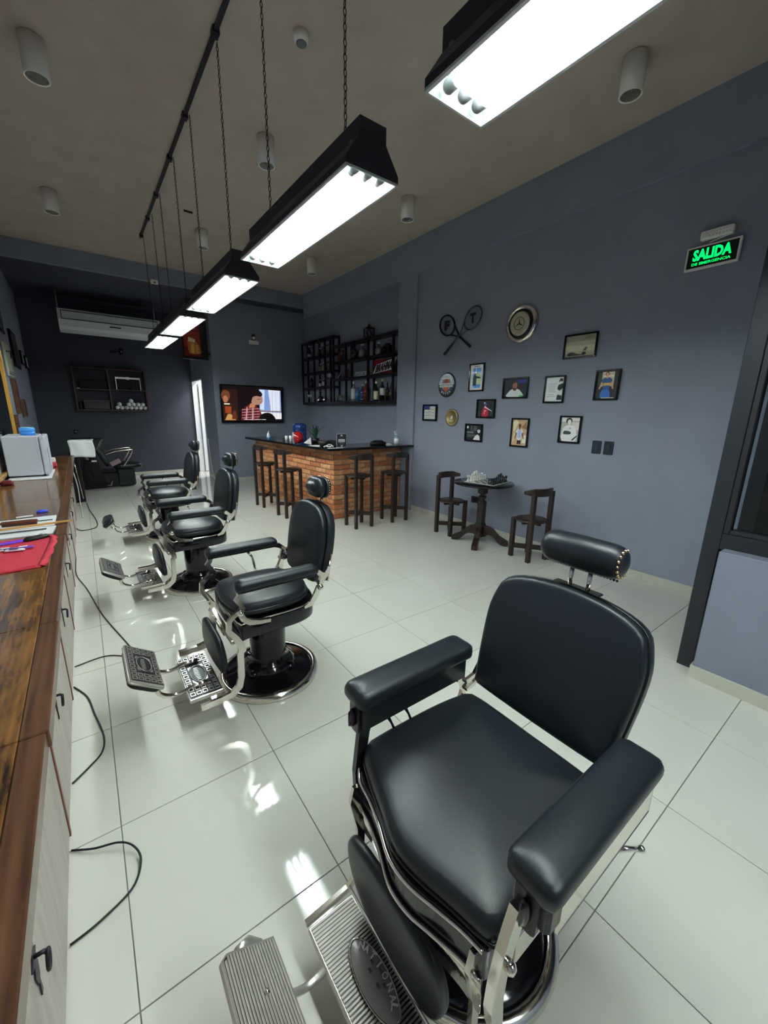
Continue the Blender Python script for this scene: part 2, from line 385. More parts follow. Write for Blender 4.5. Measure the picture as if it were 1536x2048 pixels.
b = MB(); b.box((1.80, -2.45, 0), (1.858, -1.36, 2.3), M['frame_grey'], 0.004)
d2 = struct('door_2', b); MB().box((1.79, -2.35, 0.15), (1.80, -1.46, 2.2), M['black_gloss']).build('glass_panel', d2)

# ================================================================ BARBER CHAIRS
def plate_relief(b, x0, x1, y0, y1, z, X, dark=False):
    """openwork rectangles round an oval badge on a cast footplate"""
    m = M['cast']; hi = M['cast']
    nx, ny = 5, 9; dx = (x1-x0)/nx; dy = (y1-y0)/ny; cx, cy = (x0+x1)/2, (y0+y1)/2
    for i in range(nx):
        for j in range(ny):
            px, py = x0+dx*(i+0.5), y0+dy*(j+0.5)
            if abs(px-cx) < dx*1.4 and abs(py-cy) < dy*2.1: continue
            for a, c in (((-.42, -.38), (.42, -.22)), ((-.42, .22), (.42, .38)), ((-.42, -.22), (-.28, .22)), ((.28, -.22), (.42, .22))):
                b.box((px+a[0]*dx, py+a[1]*dy, z), (px+c[0]*dx, py+c[1]*dy, z+0.0035), hi if not dark else m, 0, X)
    ra, rb = dx*1.25, dy*1.9
    b.tube([(cx+ra*math.cos(t*PI/12), cy+rb*math.sin(t*PI/12), z+0.003) for t in range(24)], 0.0022, hi, 6, True, X)
    for t in range(-4, 5):
        a = t*0.28; b.box((cx-0.45*ra+abs(t)*0.0012, cy+t*rb*0.17-0.0022, z), (cx+0.2*ra, cy+t*rb*0.17+0.0022, z+0.003), hi, 0, X)
    for sx_, sy_ in ((1, 1), (-1, 1), (1, -1), (-1, -1)):
        b.prism([(cx+sx_*ra*1.0, cy+sy_*rb*0.95), (cx+sx_*ra*0.55, cy+sy_*rb*1.0), (cx+sx_*ra*1.05, cy+sy_*rb*0.55)], z, z+0.003, hi, X)
def nails(b, pts, r=0.004):
    for p in pts: b.ball(p, r, M['brass_nail'], 6)
def make_vintage(label, tray='plate'):
    t = thing('barber_chair', label, 'barber chair', group='barber chairs along the mirror counter')
    # base
    base = MB().lathe([(0.0, 0.0), (0.262, 0.0), (0.268, 0.012), (0.262, 0.030), (0.24, 0.036), (0.20, 0.050), (0.16, 0.068), (0.128, 0.088), (0.113, 0.104), (0.108, 0.115)], M['enamel'], 48).build('base', t)
    MB().lathe([(0.266, 0.0), (0.290, 0.0), (0.292, 0.014), (0.284, 0.032), (0.268, 0.040), (0.256, 0.038), (0.2565, 0.031), (0.264, 0.028), (0.2685, 0.012)], M['chrome'], 48).build('rim', base)
    col = MB().lathe([(0.150, 0.066), (0.152, 0.084), (0.128, 0.102), (0.104, 0.118), (0.100, 0.15), (0.104, 0.24), (0.106, 0.33), (0.100, 0.365), (0.09, 0.385)], M['enamel'], 32)
    for a in range(4):
        an = a*PI/2+0.6; col.ball((0.145*math.cos(an), 0.145*math.sin(an), 0.082), 0.03, M['enamel'], 10, None, 0.6)
    col = col.build('column', t)
    MB().lathe([(0.101, 0.382), (0.112, 0.384), (0.112, 0.392), (0.10, 0.398), (0.085, 0.405), (0.085, 0.414), (0.06, 0.414)], M['chrome'], 32).build('collar', col)
    # pan
    out = [(-0.225, -0.21), (-0.225, 0.21), (-0.17, 0.238), (0.0, 0.243), (0.12, 0.235), (0.205, 0.19), (0.245, 0.10), (0.255, 0.0), (0.245, -0.10), (0.205, -0.19), (0.12, -0.235), (0.0, -0.243), (-0.17, -0.238)][::-1]
    pan = MB().prism(smooth(out, 3), 0.405, 0.492, M['enamel'], None, True).build('seat_pan', t, bevel=0.006)
    MB().tube([(x*0.985, y*0.985, 0.496) for x, y in smooth(out, 3)], 0.0045, M['chrome'], 6, True).build('edge_strip', pan)
    # seat
    so = smooth([(-0.235, -0.13), (-0.20, -0.195), (-0.08, -0.222), (0.08, -0.220), (0.17, -0.18), (0.215, -0.09), (0.222, 0.0), (0.215, 0.09), (0.17, 0.18), (0.08, 0.220), (-0.08, 0.222), (-0.20, 0.195), (-0.235, 0.13), (-0.25, 0)], 3)
    seat = MB().cushion(so, 0.088, M['leather'], 0.032, 0.05, Matrix.Translation((0, 0, 0.500))).build('seat', t)
    MB().tube([(x*1.012, y*1.012, 0.540) for x, y in so], 0.0045, M['leather_edge'], 6, True).build('piping', seat)
    # backrest (built upright in local y/z, leaning back)
    tilt = math.radians(9)
    B = place((0.262, 0, 0.585), (0, 1, 0), (math.sin(tilt), 0, math.cos(tilt)), (-math.cos(tilt), 0, math.sin(tilt)))
    bo = smooth([(-0.165, 0.0), (-0.195, 0.05), (-0.212, 0.16), (-0.212, 0.28), (-0.185, 0.375), (-0.11, 0.432), (0, 0.448), (0.11, 0.432), (0.185, 0.375), (0.212, 0.28), (0.212, 0.16), (0.195, 0.05), (0.165, 0.0), (0, -0.008)], 3)[::-1]
    back = MB().cushion(bo, 0.055, M['leather'], 0.022, 0.05, B).build('backrest', t)
    MB().tube([B @ Vector((x*1.01, (y-0.2)*1.01+0.2, 0.004)) for x, y in bo], 0.0055, M['leather_edge'], 6, True).build('piping', back)
    MB().prism([(x*1.0, y) for x, y in bo], -0.045, 0.0, M['leather'], B, True).build('back_shell', back, bevel=0.006)
    for sy in (-1, 1):
        MB().box((-0.010, 0.02, -0.032), (0.010, 0.185, -0.020), M['chrome'], 0.004, B @ Matrix.Translation((sy*0.222, 0, 0))).build('side_bracket', back)
    # headrest
    H = place((0.362, 0, 1.020), (0, 1, 0), (0.10, 0, 1), (-1, 0, 0.10))
    ho = rr(0.172, 0.118, 0.052, 6, 0, 0.088)
    head = MB().cushion(ho, 0.055, M['leather'], 0.022, 0.045, H).build('headrest', t)
    MB().prism([(x*1.0, y) for x, y in ho], -0.028, 0.0, M['leather'], H, True).build('head_shell', head)
    nb = MB()
    for i in range(0, len(ho)): nb.ball(H @ Vector((ho[i][0]*1.02, (ho[i][1]-0.085)*1.02+0.085, -0.018)), 0.0045, M['brass_nail'], 6)
    nb.build('nail_head', head)
    pb = MB(); pb.tube([H @ Vector((0, 0.05, -0.022)), H @ Vector((0, 0.0, -0.016)), (0.350, 0, 0.99), (0.32, 0, 0.95)], 0.009, M['chrome'], 8); pb.box((0.31, -0.045, 1.012), (0.372, 0.045, 1.022), M['chrome'], 0.003)
    pb.build('post', head)
    # arms
    for sy in (-1, 1):
        y = 0.283*sy; aw = 0.036
        A = Matrix.Translation((-0.025, y, 0.700))
        ao = rr(0.435, 0.074, 0.018, 4)
        arm = MB().cushion(ao, 0.046, M['leather'], 0.010, 0.022, A).build('armrest', t)
        MB().box((-0.235, y-0.028, 0.692), (0.185, y+0.028, 0.700), M['enamel_mat'], 0.002).build('armrest_board', arm)
        y0, y1 = y-0.011, y+0.011
        fb = MB()
        fb.strip([(-0.215, 0.70), (-0.222, 0.672), (-0.235, 0.655), (-0.222, 0.632), (-0.212, 0.606), (-0.226, 0.590)], [0.030, 0.024, 0.030, 0.022, 0.026, 0.03], y0, y1, M['chrome'])
        fb.ball((-0.226, y-0.012*-sy, 0.586), 0.016, M['chrome'], 10)
        fb.strip([(-0.226, 0.588), (-0.212, 0.548), (-0.180, 0.520), (-0.13, 0.506), (-0.075, 0.500)], [0.03, 0.028, 0.028, 0.020, 0.018], y0-0.006*sy, y1-0.010*sy, M['chrome'])
        fb.build('arm_support', t)
        rb = MB()
        rb.strip([(0.175, 0.700), (0.205, 0.694), (0.232, 0.672), (0.226, 0.640), (0.214, 0.612)], [0.02, 0.030, 0.026, 0.030, 0.02], y0-0.012*sy, y1-0.012*sy, M['chrome'])
        rb.strip([(0.214, 0.612), (0.245, 0.625), (0.272, 0.655), (0.290, 0.700)], [0.02, 0.022, 0.026, 0.02], y0-0.045*sy, y1-0.030*sy, M['chrome'])
        rb.strip([(0.232, 0.672), (0.262, 0.664), (0.282, 0.69)], [0.016, 0.012, 0.016], y0-0.045*sy, y1-0.020*sy, M['chrome'])
        rb.ball((0.214, y, 0.606), 0.017, M['chrome'], 10)
        rb.strip([(0.214, 0.606), (0.200, 0.56), (0.165, 0.512), (0.125, 0.500)], [0.02, 0.034, 0.030, 0.014], y0-0.030*sy, y1-0.022*sy, M['chrome'])
        rb.build('back_hinge', t)
        # leg rest frame
        sf = MB()
        sf.strip([(-0.226, 0.588), (-0.262, 0.566), (-0.278, 0.548), (-0.282, 0.500), (-0.252, 0.452), (-0.230, 0.405), (-0.226, 0.375), (-0.238, 0.362), (-0.240, 0.235), (-0.255, 0.180), (-0.290, 0.150), (-0.34, 0.142), (-0.44, 0.140)],
                 [0.020, 0.022, 0.024, 0.026, 0.030, 0.036, 0.038, 0.032, 0.032, 0.036, 0.036, 0.032, 0.030], y0-0.012*sy, y1-0.006*sy, M['chrome'])
        sf.build('leg_frame', t)
    ck = MB(); ck.box((-0.262, -0.215, 0.385), (-0.232, 0.215, 0.408), M['cast'], 0.004)
    for i in range(14): ck.box((-0.268, -0.10+i*0.0155, 0.383), (-0.262, -0.092+i*0.0155, 0.41), M['chrome'])
    ck.build('rack_bar', t)
    lv = MB(); lv.tube([(0.02, 0.25, 0.66), (0.04, 0.275, 0.58), (0.055, 0.285, 0.535)], [0.006, 0.010, 0.006], M['chrome']); lv.tube([(0.0, 0.27, 0.69), (0.02, 0.25, 0.66)], 0.008, M['chrome']); lv.ball((0.056, 0.286, 0.528), 0.012, M['chrome'], 8)
    lv.build('lever', t)
    # calf pad
    Cp = place((-0.262, 0, 0.155), (0, 1, 0), (-0.10, 0, 1), (-1, 0, -0.10))
    co = smooth([(-0.13, 0.02), (-0.175, 0.10), (-0.18, 0.17), (-0.14, 0.235), (0, 0.25), (0.14, 0.235), (0.18, 0.17), (0.175, 0.10), (0.13, 0.02), (0, 0.0)], 3)[::-1]
    MB().cushion(co, 0.04, M['leather'], 0.018, 0.04, Cp @ Matrix.Translation((0, 0.01, 0))).build('calf_pad', t)
    # footplate
    fp = MB().box((-0.475, -0.205, 0.128), (-0.315, 0.20, 0.150), M['cast'], 0.003).box((-0.470, -0.198, 0.1495), (-0.320, 0.193, 0.1503), M['cast_dark']).build('footplate', t)
    rb = MB(); plate_relief(rb, -0.468, -0.322, -0.19, 0.188, 0.1502, None); rb.build('relief', fp)
    # flip tray
    if tray == 'plate':
        F = place((-0.638, 0, 0.295), (0.83, 0, -0.56), (0, 1, 0), (0.56, 0, 0.83))
        ft = MB().box((-0.078, -0.175, -0.004), (0.078, 0.175, 0.008), M['cast'], 0.002, F).box((-0.074, -0.170, 0.0075), (0.074, 0.170, 0.0082), M['cast_dark'], 0, F).build('flip_tray', t)
        rb = MB(); plate_relief(rb, -0.072, 0.072, -0.165, 0.165, 0.008, F, True); rb.build('relief', ft)
        pd = MB().cushion(rr(0.15, 0.345, 0.03, 4), 0.035, M['leather_edge'], 0.012, 0.03, F @ Matrix.Translation((0, 0, -0.004)) @ Matrix.Rotation(PI, 4, 'X')).build('foot_pad', ft)
        MB().tube([F @ Vector((x, y, -0.006)) for x, y in rr(0.154, 0.35, 0.01, 2)], 0.006, M['cast'], 6, True).build('rim', ft)
        ez, ex = 0.262, -0.585
    else:
        F = place((-0.635, 0, 0.265), (0.75, 0, 0.62), (0, 1, 0), (-0.62, 0, 0.75))
        ft = MB().cushion(rr(0.13, 0.33, 0.04, 4), 0.042, M['leather'], 0.02, 0.035, F).build('flip_tray', t)
        MB().box((-0.06, -0.16, -0.012), (0.06, 0.16, 0.0), M['cast'], 0.003, F).build('tray_plate', ft)
        ez, ex = 0.235, -0.615
    for sy in (-1, 1):
        y = sy*0.115; mt = M['chrome']
        MB().tube(curve([(-0.38, y, 0.158), (-0.44, y, 0.162), (-0.49, y, 0.150), (-0.54, y, 0.152), (-0.585, y, 0.178), (-0.598, y, 0.21), (ex-0.005, y, ez-0.02), (ex-0.012, y, ez-0.004)], 4), [0.010]*12+[0.012]*17, mt, 8).build('tray_arm', t)
        MB().lathe([(0.0, -0.03), (0.008, -0.025), (0.014, 0.0), (0.012, 0.03), (0.0, 0.04)], mt, 10, place((-0.405, y, 0.160), (0, 1, 0), (0, 0, 1), (1, 0, 0))).build('bracket', t)
    return t
ch1 = make_vintage('second barber chair from the camera, black leather with chrome frame, full base in view')
ch1.location = (-1.595, -0.02, 0)
ch2 = dup(ch1, (-1.635, 1.60, 0), 0.02, 'third barber chair from the camera, black and chrome, partly hidden by the second')
ch3 = make_vintage('farthest black barber chair, its foot tray turned to the padded side', 'pad')
ch3.location = (-1.575, 3.33, 0)

def make_modern():
    t = thing('barber_chair', 'large black barber chair in the foreground with ribbed footplate and roll headrest', 'barber chair', group='barber chairs along the mirror counter')
    base = MB().lathe([(0.0, 0.0), (0.235, 0.0), (0.242, 0.012), (0.236, 0.026), (0.19, 0.034), (0.13, 0.05), (0.10, 0.07), (0.09, 0.09)], M['enamel'], 48).build('base', t)
    MB().lathe([(0.240, 0.0), (0.270, 0.0), (0.272, 0.014), (0.266, 0.030), (0.250, 0.036), (0.237, 0.034), (0.236, 0.028), (0.242, 0.022), (0.243, 0.012)], M['chrome'], 48).build('rim', base)
    MB().lathe([(0.125, 0.055), (0.11, 0.08), (0.085, 0.10), (0.08, 0.16), (0.08, 0.40)], M['chrome'], 32).build('column', t)
    fr = [(-0.235, 0.255), (-0.262, 0.21), (-0.272, 0.15), (-0.290, 0.08), (-0.318, 0.0), (-0.318, -0.07), (-0.298, -0.14), (-0.280, -0.20), (-0.272, -0.25)]
    fr = curve(fr, 4)
    po = [(0.245, -0.262), (0.245, 0.262)] + [(x+0.004, y*1.02) for x, y in fr]
    po = po[::-1]
    pan = MB().prism(po, 0.405, 0.502, M['enamel'], None, False).build('seat_pan', t, bevel=0.008)
    es = MB(); es.tube([(x-0.004, y, 0.500) for x, y in fr], 0.005, M['chrome'], 6); es.tube([(x-0.002, y, 0.412) for x, y in fr], 0.006, M['chrome'], 6); es.build('edge_strip', pan)
    sb = [(-0.218, 0.262), (-0.255, 0.18), (-0.285, 0.08), (-0.312, 0.0), (-0.308, -0.08), (-0.285, -0.17), (-0.268, -0.245), (-0.235, -0.268), (0.0, -0.262), (0.21, -0.252), (0.238, -0.235), (0.242, 0), (0.238, 0.225), (0.20, 0.252), (0.10, 0.268), (-0.05, 0.275), (-0.17, 0.275)]
    so = smooth(sb, 3)[::-1]
    if sum((so[i-1][0]*so[i][1]-so[i][0]*so[i-1][1]) for i in range(len(so))) < 0: so = so[::-1]
    seat = MB().cushion(so, 0.062, M['leather'], 0.020, 0.032, Matrix.Translation((0, 0, 0.504))).build('seat', t)
    MB().tube([(x*1.0, y*1.0, 0.522) for x, y in so], 0.005, M['leather_edge'], 6, True).build('piping', seat)
    # back
    tilt = math.radians(17)
    B = place((0.262, -0.005, 0.605), (0, 1, 0), (math.sin(tilt), 0, math.cos(tilt)), (-math.cos(tilt), 0, math.sin(tilt)))
    bo = smooth([(-0.215, 0.0), (-0.228, 0.012), (-0.242, 0.12), (-0.252, 0.26), (-0.242, 0.335), (-0.215, 0.392), (-0.13, 0.424), (0, 0.436), (0.13, 0.424), (0.215, 0.392), (0.242, 0.335), (0.252, 0.26), (0.242, 0.12), (0.228, 0.012), (0.215, 0.0), (0, -0.004)], 3)[::-1]
    back = MB().cushion(bo, 0.048, M['leather'], 0.014, 0.03, B).build('backrest', t)
    MB().tube([B @ Vector((x*1.0, (y-0.2)*1.0+0.2, 0.014)) for x, y in bo], 0.0055, M['leather_edge'], 6, True).build('piping', back)
    MB().prism(bo, -0.03, 0.0, M['leather'], B, True).build('back_shell', back, bevel=0.008)
    for sy in (-1, 1):
        MB().box((-0.011, 0.00, -0.024), (0.008, 0.085, -0.006), M['chrome'], 0.004, B @ Matrix.Translation((sy*0.258, 0, 0))).build('side_bracket', back)
    # headrest : padded roll
    hx, hz = 0.405, 1.135
    hb = MB(); R_ = 0.052
    prof = [(0.0, -0.130), (0.018, -0.128), (0.036, -0.121), (0.047, -0.108), (R_, -0.09), (R_+0.002, 0), (R_, 0.09), (0.047, 0.108), (0.036, 0.121), (0.018, 0.128), (0.0, 0.130)]
    hb.lathe(prof, M['leather'], 28, place((hx, -0.01, hz), (1, 0, 0), (0, 0, 1), (0, -1, 0)))
    head = hb.build('headrest', t)
    nb = MB()
    for i in range(26):
        a = -0.112+i*0.009; nb.ball((hx-0.010, a-0.01, hz-0.050), 0.004, M['leather_edge'], 6)
    for i in range(11):
        an = math.radians(-110+i*22); nb.ball((hx+0.040*math.cos(an+PI), -0.01-0.118, hz+0.040*math.sin(an)), 0.0048, M['brass_nail'], 6)
    nb.build('nail_head', head)
    pb = MB()
    for dy in (-0.035, 0.022): pb.tube([(hx-0.005, dy-0.01, hz-0.04), (hx-0.012, dy-0.01, hz-0.12)], 0.007, M['chrome'], 8)
    pb.box((hx-0.035, -0.085, hz-0.118), (hx+0.010, 0.065, hz-0.110), M['chrome'], 0.003); pb.build('post', head)
    # arms : upholstered pads on deep black blocks with chrome sides
    for sy in (-1, 1):
        y = 0.288*sy if sy > 0 else -0.305; arm = MB().cushion(rr(0.485, 0.108, 0.02, 4), 0.052, M['leather'], 0.006, 0.024, Matrix.Translation((-0.005, y, 0.700))).build('armrest', t)
        MB().box((-0.228, y-0.040, 0.618), (0.215, y+0.040, 0.702), M['enamel_mat'], 0.008).build('arm_block', arm)
        MB().box((-0.200, y+sy*0.0405, 0.612), (0.205, y+sy*0.0445, 0.692), M['chrome'], 0.001).build('side_plate', arm)
        kb = MB(); kb.prism(rr(0.045, 0.10, 0.015, 3), 0, 0.010, M['enamel_mat'], place((-0.2285, y, 0.655), (0, 1, 0), (0, 0, 1), (-1, 0, 0))); kb.cushion(ell(0, 0, 0.011, 0.032, 14), 0.012, M['enamel'], 0.008, 0.006, place((-0.2385, y, 0.655), (0, 1, 0), (0, 0, 1), (-1, 0, 0))); kb.build('knob', arm)
        pm = M['chrome'] if sy < 0 else M['enamel_mat']
        fb = MB(); fb.strip([(-0.200, 0.640), (-0.214, 0.600), (-0.222, 0.540), (-0.228, 0.470), (-0.225, 0.410)], [0.036, 0.038, 0.036, 0.04, 0.04], y-0.022, y-0.004, pm) if sy > 0 else fb.strip([(-0.232, 0.645), (-0.250, 0.600), (-0.266, 0.560), (-0.280, 0.490), (-0.284, 0.430), (-0.276, 0.38), (-0.264, 0.32)], [0.044, 0.042, 0.036, 0.036, 0.036, 0.032, 0.022], y+0.006, y+0.026, pm); fb.build('arm_support', t)
        cf = MB(); cf.strip([(-0.266, 0.485), (-0.275, 0.44), (-0.262, 0.33), (-0.262, 0.22), (-0.280, 0.14), (-0.31, 0.115), (-0.45, 0.105)], [0.045, 0.05, 0.026, 0.022, 0.028, 0.024, 0.02], y-sy*0.078, y-sy*0.066, M['chrome'])
        cf.build('leg_frame', t)
        if sy < 0: MB().lathe([(0, -0.004), (0.012, -0.004), (0.012, 0.004), (0.007, 0.010), (0, 0.011)], M['chrome'], 10, place((-0.263, y-sy*0.002, 0.525), (1, 0, 0), (0, 0, 1), (0, sy, 0))).build('bolt', t)
        rb = MB(); rb.strip([(0.19, 0.620), (0.215, 0.600), (0.222, 0.560), (0.21, 0.505)], [0.03, 0.028, 0.022, 0.03], y-sy*0.03, y-sy*0.016, M['chrome'])
        rb.strip([(0.218, 0.600), (0.262, 0.612), (0.295, 0.65)], [0.02, 0.014, 0.02], y-sy*0.042, y-sy*0.03, M['chrome']); rb.strip([(0.222, 0.565), (0.262, 0.575), (0.300, 0.60)], [0.012, 0.016, 0.014], y-sy*0.042, y-sy*0.03, M['chrome'])
        rb.build('back_hinge', t)
        sd = MB(); sd.box((-0.20, y-sy*0.042, 0.425), (0.255, y-sy*0.026, 0.505), M['chrome'], 0.003) if sy > 0 else sd.box((-0.20, y+0.026, 0.425), (0.255, y+0.042, 0.505), M['chrome'], 0.003)
        sd.build('side_rail', t)
    rd = MB()
    for x in (-0.145, -0.075): rd.tube([(x, 0.265, 0.65), (x+0.03, 0.262, 0.59), (x+0.055, 0.262, 0.53)], [0.009, 0.004, 0.005], M['enamel'], 8)
    rd.build('lever', t)
    lv = MB(); lv.tube([(0.20, -0.30, 0.44), (0.24, -0.325, 0.435), (0.265, -0.335, 0.425)], [0.010, 0.006, 0.007], M['chrome']); lv.ball((0.272, -0.337, 0.422), 0.010, M['chrome'], 8); lv.build('lever', t)
    # front chrome valance with cut-outs and calf pad
    vl = MB()
    for k in range(len(fr)-1):
        (x0, y0), (x1, y1) = fr[k], fr[k+1]; zb0 = 0.405-0.07*abs(y0)/0.25*1.2; zb1 = 0.405-0.07*abs(y1)/0.25*1.2
        vl.add([(x0, y0, 0.41), (x1, y1, 0.41), (x1+0.006, y1, zb1-0.02), (x0+0.006, y0, zb0-0.02), (x0+0.004, y0, 0.41), (x1+0.004, y1, 0.41), (x1+0.010, y1, zb1-0.02), (x0+0.010, y0, zb0-0.02)], [(0, 1, 2, 3), (7, 6, 5, 4), (0, 4, 5, 1), (3, 2, 6, 7)], M['chrome'], True)
    vl.build('valance', t)
    Cp = place((-0.275, 0, 0.125), (0, 1, 0), (-0.10, 0, 1), (-1, 0, -0.10))
    co = smooth([(-0.13, 0.02), (-0.18, 0.09), (-0.195, 0.18), (-0.16, 0.265), (0, 0.285), (0.16, 0.265), (0.195, 0.18), (0.18, 0.09), (0.13, 0.02), (0, 0.0)], 3)[::-1]
    MB().cushion(co, 0.034, M['leather'], 0.012, 0.03, Cp).build('calf_pad', t)
    # ribbed footplate
    fp = MB().box((-0.452, -0.20, 0.090), (-0.302, 0.20, 0.112), M['cast'], 0.004).box((-0.446, -0.194, 0.1115), (-0.308, 0.194, 0.1122), M['cast_dark']).build('footplate', t)
    rb = MB(); n = 44
    for i in range(n):
        y = -0.192+i*(0.384/(n-1)); rb.add([(-0.446, y-0.003, 0.112), (-0.308, y-0.003, 0.112), (-0.308, y, 0.1175), (-0.446, y, 0.1175), (-0.308, y+0.003, 0.112), (-0.446, y+0.003, 0.112)], [(0, 1, 2, 3), (3, 2, 4, 5), (0, 3, 5), (1, 4, 2)], M['cast'])
    rb.build('ribs', fp)['kind'] = 'stuff'
    bd = MB(); bd.cushion(ell(0, 0, 0.040, 0.100, 28), 0.006, C((0.34, 0.335, 0.32), 0.35, metal=0.35), 0.004, 0.006, Matrix.Translation((-0.362, 0.0, 0.113)))
    bd.tube([(-0.362+0.039*math.cos(a*PI/16), 0.099*math.sin(a*PI/16), 0.120) for a in range(32)], 0.0022, M['chrome'], 6, True)
    s_ = 'NATIONAL'
    for i, cch in enumerate(s_):
        a = math.radians(24+i*18.9); ux, uy = math.sin(a), math.cos(a)
        nx_, ny_ = ux*0.105, uy*0.045; l_ = math.hypot(nx_, ny_); nx_, ny_ = nx_/l_, ny_/l_
        Xm = place((-0.362+0.027*ux, 0.080*uy, 0.121), (ny_, -nx_, 0), (nx_, ny_, 0), (0, 0, 1))
        text(bd, cch, P('d8d6d0'), Xm, (0.004 if cch == 'I' else 0.015, 0.017), 0.0032, 0.03)
    for k in range(5):
        an = 2*PI*k/5; bd.box((-0.352+0.012*math.cos(an)-0.003, 0.03*math.sin(an)-0.005, 0.121), (-0.352+0.012*math.cos(an)+0.003, 0.03*math.sin(an)+0.005, 0.1265), M['chrome'])
    bd.build('badge', fp)
    F = place((-0.628, 0, 0.272), (0.88, 0, -0.47), (0, 1, 0), (0.47, 0, 0.88))
    fo = [(-0.073, -0.15), (-0.073, 0.15), (-0.055, 0.165), (0.073, 0.165), (0.073, -0.165), (-0.055, -0.165)][::-1]
    ft = MB().prism(fo, 0, 0.010, M['cast'], F).build('flip_tray', t)
    rb = MB()
    for i in range(19):
        x = -0.0675+i*0.0075; yl = 0.150 if x < -0.055 else 0.160
        rb.add([(x-0.003, -yl, 0.010), (x-0.003, yl, 0.010), (x, yl, 0.0145), (x, -yl, 0.0145), (x+0.003, yl, 0.010), (x+0.003, -yl, 0.010)], [(0, 3, 2, 1), (3, 5, 4, 2), (0, 5, 3), (1, 2, 4)], M['cast'], False, F)
    rb.prism([(-0.070, -0.148), (-0.070, 0.148), (-0.055, 0.160), (0.070, 0.160), (0.070, -0.160), (-0.055, -0.160)][::-1], 0.0095, 0.0102, M['cast_dark'], F)
    rb.lathe([(0, 0.006), (0.006, 0.006), (0.006, 0.016), (0, 0.017)], M['chrome'], 10, F @ Matrix.Translation((0.01, 0.06, 0.0)))
    rb.build('ribs', ft)['kind'] = 'stuff'
    for sy in (-1, 1):
        MB().tube(curve([(-0.44, sy*0.10, 0.100), (-0.50, sy*0.10, 0.095), (-0.55, sy*0.10, 0.125), (-0.565, sy*0.10, 0.19), (-0.575, sy*0.10, 0.232)], 4), 0.010, M['cast'], 8).build('tray_arm', t)
        MB().tube([F @ Vector((-0.02, sy*0.168, 0.0)), F @ Vector((0.02, sy*0.19, -0.01)), F @ Vector((0.05, sy*0.175, -0.014))], 0.010, M['cast'], 8).build('hinge', ft)
    return t
ch0 = make_modern(); ch0.location = (-1.54, -1.56, 0); ch0.rotation_euler = (0, 0, 0.0)

# ================================================================ FLUORESCENT FIXTURES
def make_fixture(label):
    t = thing('pendant_light', label, 'lamp', group='pendant fluorescent fixtures in a row above the chairs')
    L, W = 0.625, 0.125     # half length, half width
    # outer housing section (x,z): wide skirt then narrow box on top
    sec = [(-W, 0.0), (-W, 0.028), (-0.062, 0.115), (-0.062, 0.175), (0.062, 0.175), (0.062, 0.115), (W, 0.028), (W, 0.0)]
    th = 0.003
    ins = [(-W+th*2, 0.0), (-W+th*2, 0.026), (-0.058, 0.110), (0.058, 0.110), (W-th*2, 0.026), (W-th*2, 0.0)]
    b = MB(); n = len(sec)
    b.add([(x, -L, z) for x, z in sec]+[(x, L, z) for x, z in sec], [(i, i+n, i+1+n, i+1) for i in range(n-1)], M['lamp_black'])
    for y in (-L, L): b.add([(x, y, z) for x, z in sec], [tuple(range(n))], M['lamp_black'])
    # skirt ends taper: end caps are set in as on the real housing
    h = b.build('housing', t)
    b = MB(); n = len(ins); l2 = L-0.004
    b.add([(x, -l2, z) for x, z in ins]+[(x, l2, z) for x, z in ins], [(i, i+1, i+1+n, i+n) for i in range(n-1)], M['lamp_white'])
    for y in (-l2, l2): b.add([(x, y, z) for x, z in ins], [tuple(range(n))], M['lamp_white'])
    b.build('reflector', t)
    b = MB()
    for a, c in (((-W-0.001, -L-0.001, -0.004), (-W+0.010, L+0.001, 0.004)), ((W-0.010, -L-0.001, -0.004), (W+0.001, L+0.001, 0.004)), ((-W, -L-0.001, -0.004), (W, -L+0.006, 0.004)), ((-W, L-0.006, -0.004), (W, L+0.001, 0.004))): b.box(a, c, M['lamp_white'])
    b.build('rim', h)
    for x in (-0.062, 0.0, 0.062):
        MB().tube([(x, -0.560, 0.018), (x, 0.560, 0.018)], 0.013, M['tube'], 12).build('tube', t)
        for s in (-1, 1):
            hb = MB(); hb.lathe([(0.0, 0), (0.019, 0), (0.019, 0.034), (0.014, 0.042), (0, 0.018)], M['holder'], 14, place((x, s*0.560, 0.018), (1, 0, 0), (0, 0, 1), (0, s, 0)))
            hb.box((x-0.012, s*0.578-0.008, 0.030), (x+0.012, s*0.578+0.008, 0.11), M['holder']); hb.build('lamp_holder', t)
    for y in (-0.42, 0.42):
        cb = MB(); z = 0.175; k = 0
        while z < 1.44:
            r1, r2_ = 0.0065, 0.015
            pts = [(r1*math.cos(a), 0, r2_*math.sin(a)) if k % 2 == 0 else (0, r1*math.cos(a), r2_*math.sin(a)) for a in [i*PI/4 for i in range(8)]]
            cb.tube([(p[0], y+p[1], z+0.013+p[2]) for p in pts], 0.0022, M['iron'], 4, True); z += 0.0245; k += 1
        cb.build('chain', t)
    return t
FX, FZ = -1.268, 2.452
fx = make_fixture('black trough pendant light with three bright tubes, nearest the camera at the top edge')
fx.location = (FX, -1.68, FZ)
for y, lb in ((0.008, 'black trough pendant light with three bright tubes, second from the camera, fully in view'), (1.623, 'black trough pendant light, third from the camera, above the middle chairs'), (3.185, 'black trough pendant light, fourth from the camera, next to the last one'), (4.63, 'last and smallest black trough pendant light, nearest the air conditioner'), (-3.25, 'unseen black trough pendant light added behind the camera for extra light')):  # last entry: unseen fixture behind the camera, added to light the room
    dup(fx, (FX, y, FZ), 0, lb)
t = thing('ceiling_track', 'thin black electrical track running along the ceiling above the pendant lights', 'track', (-1.285, 0, CZ))
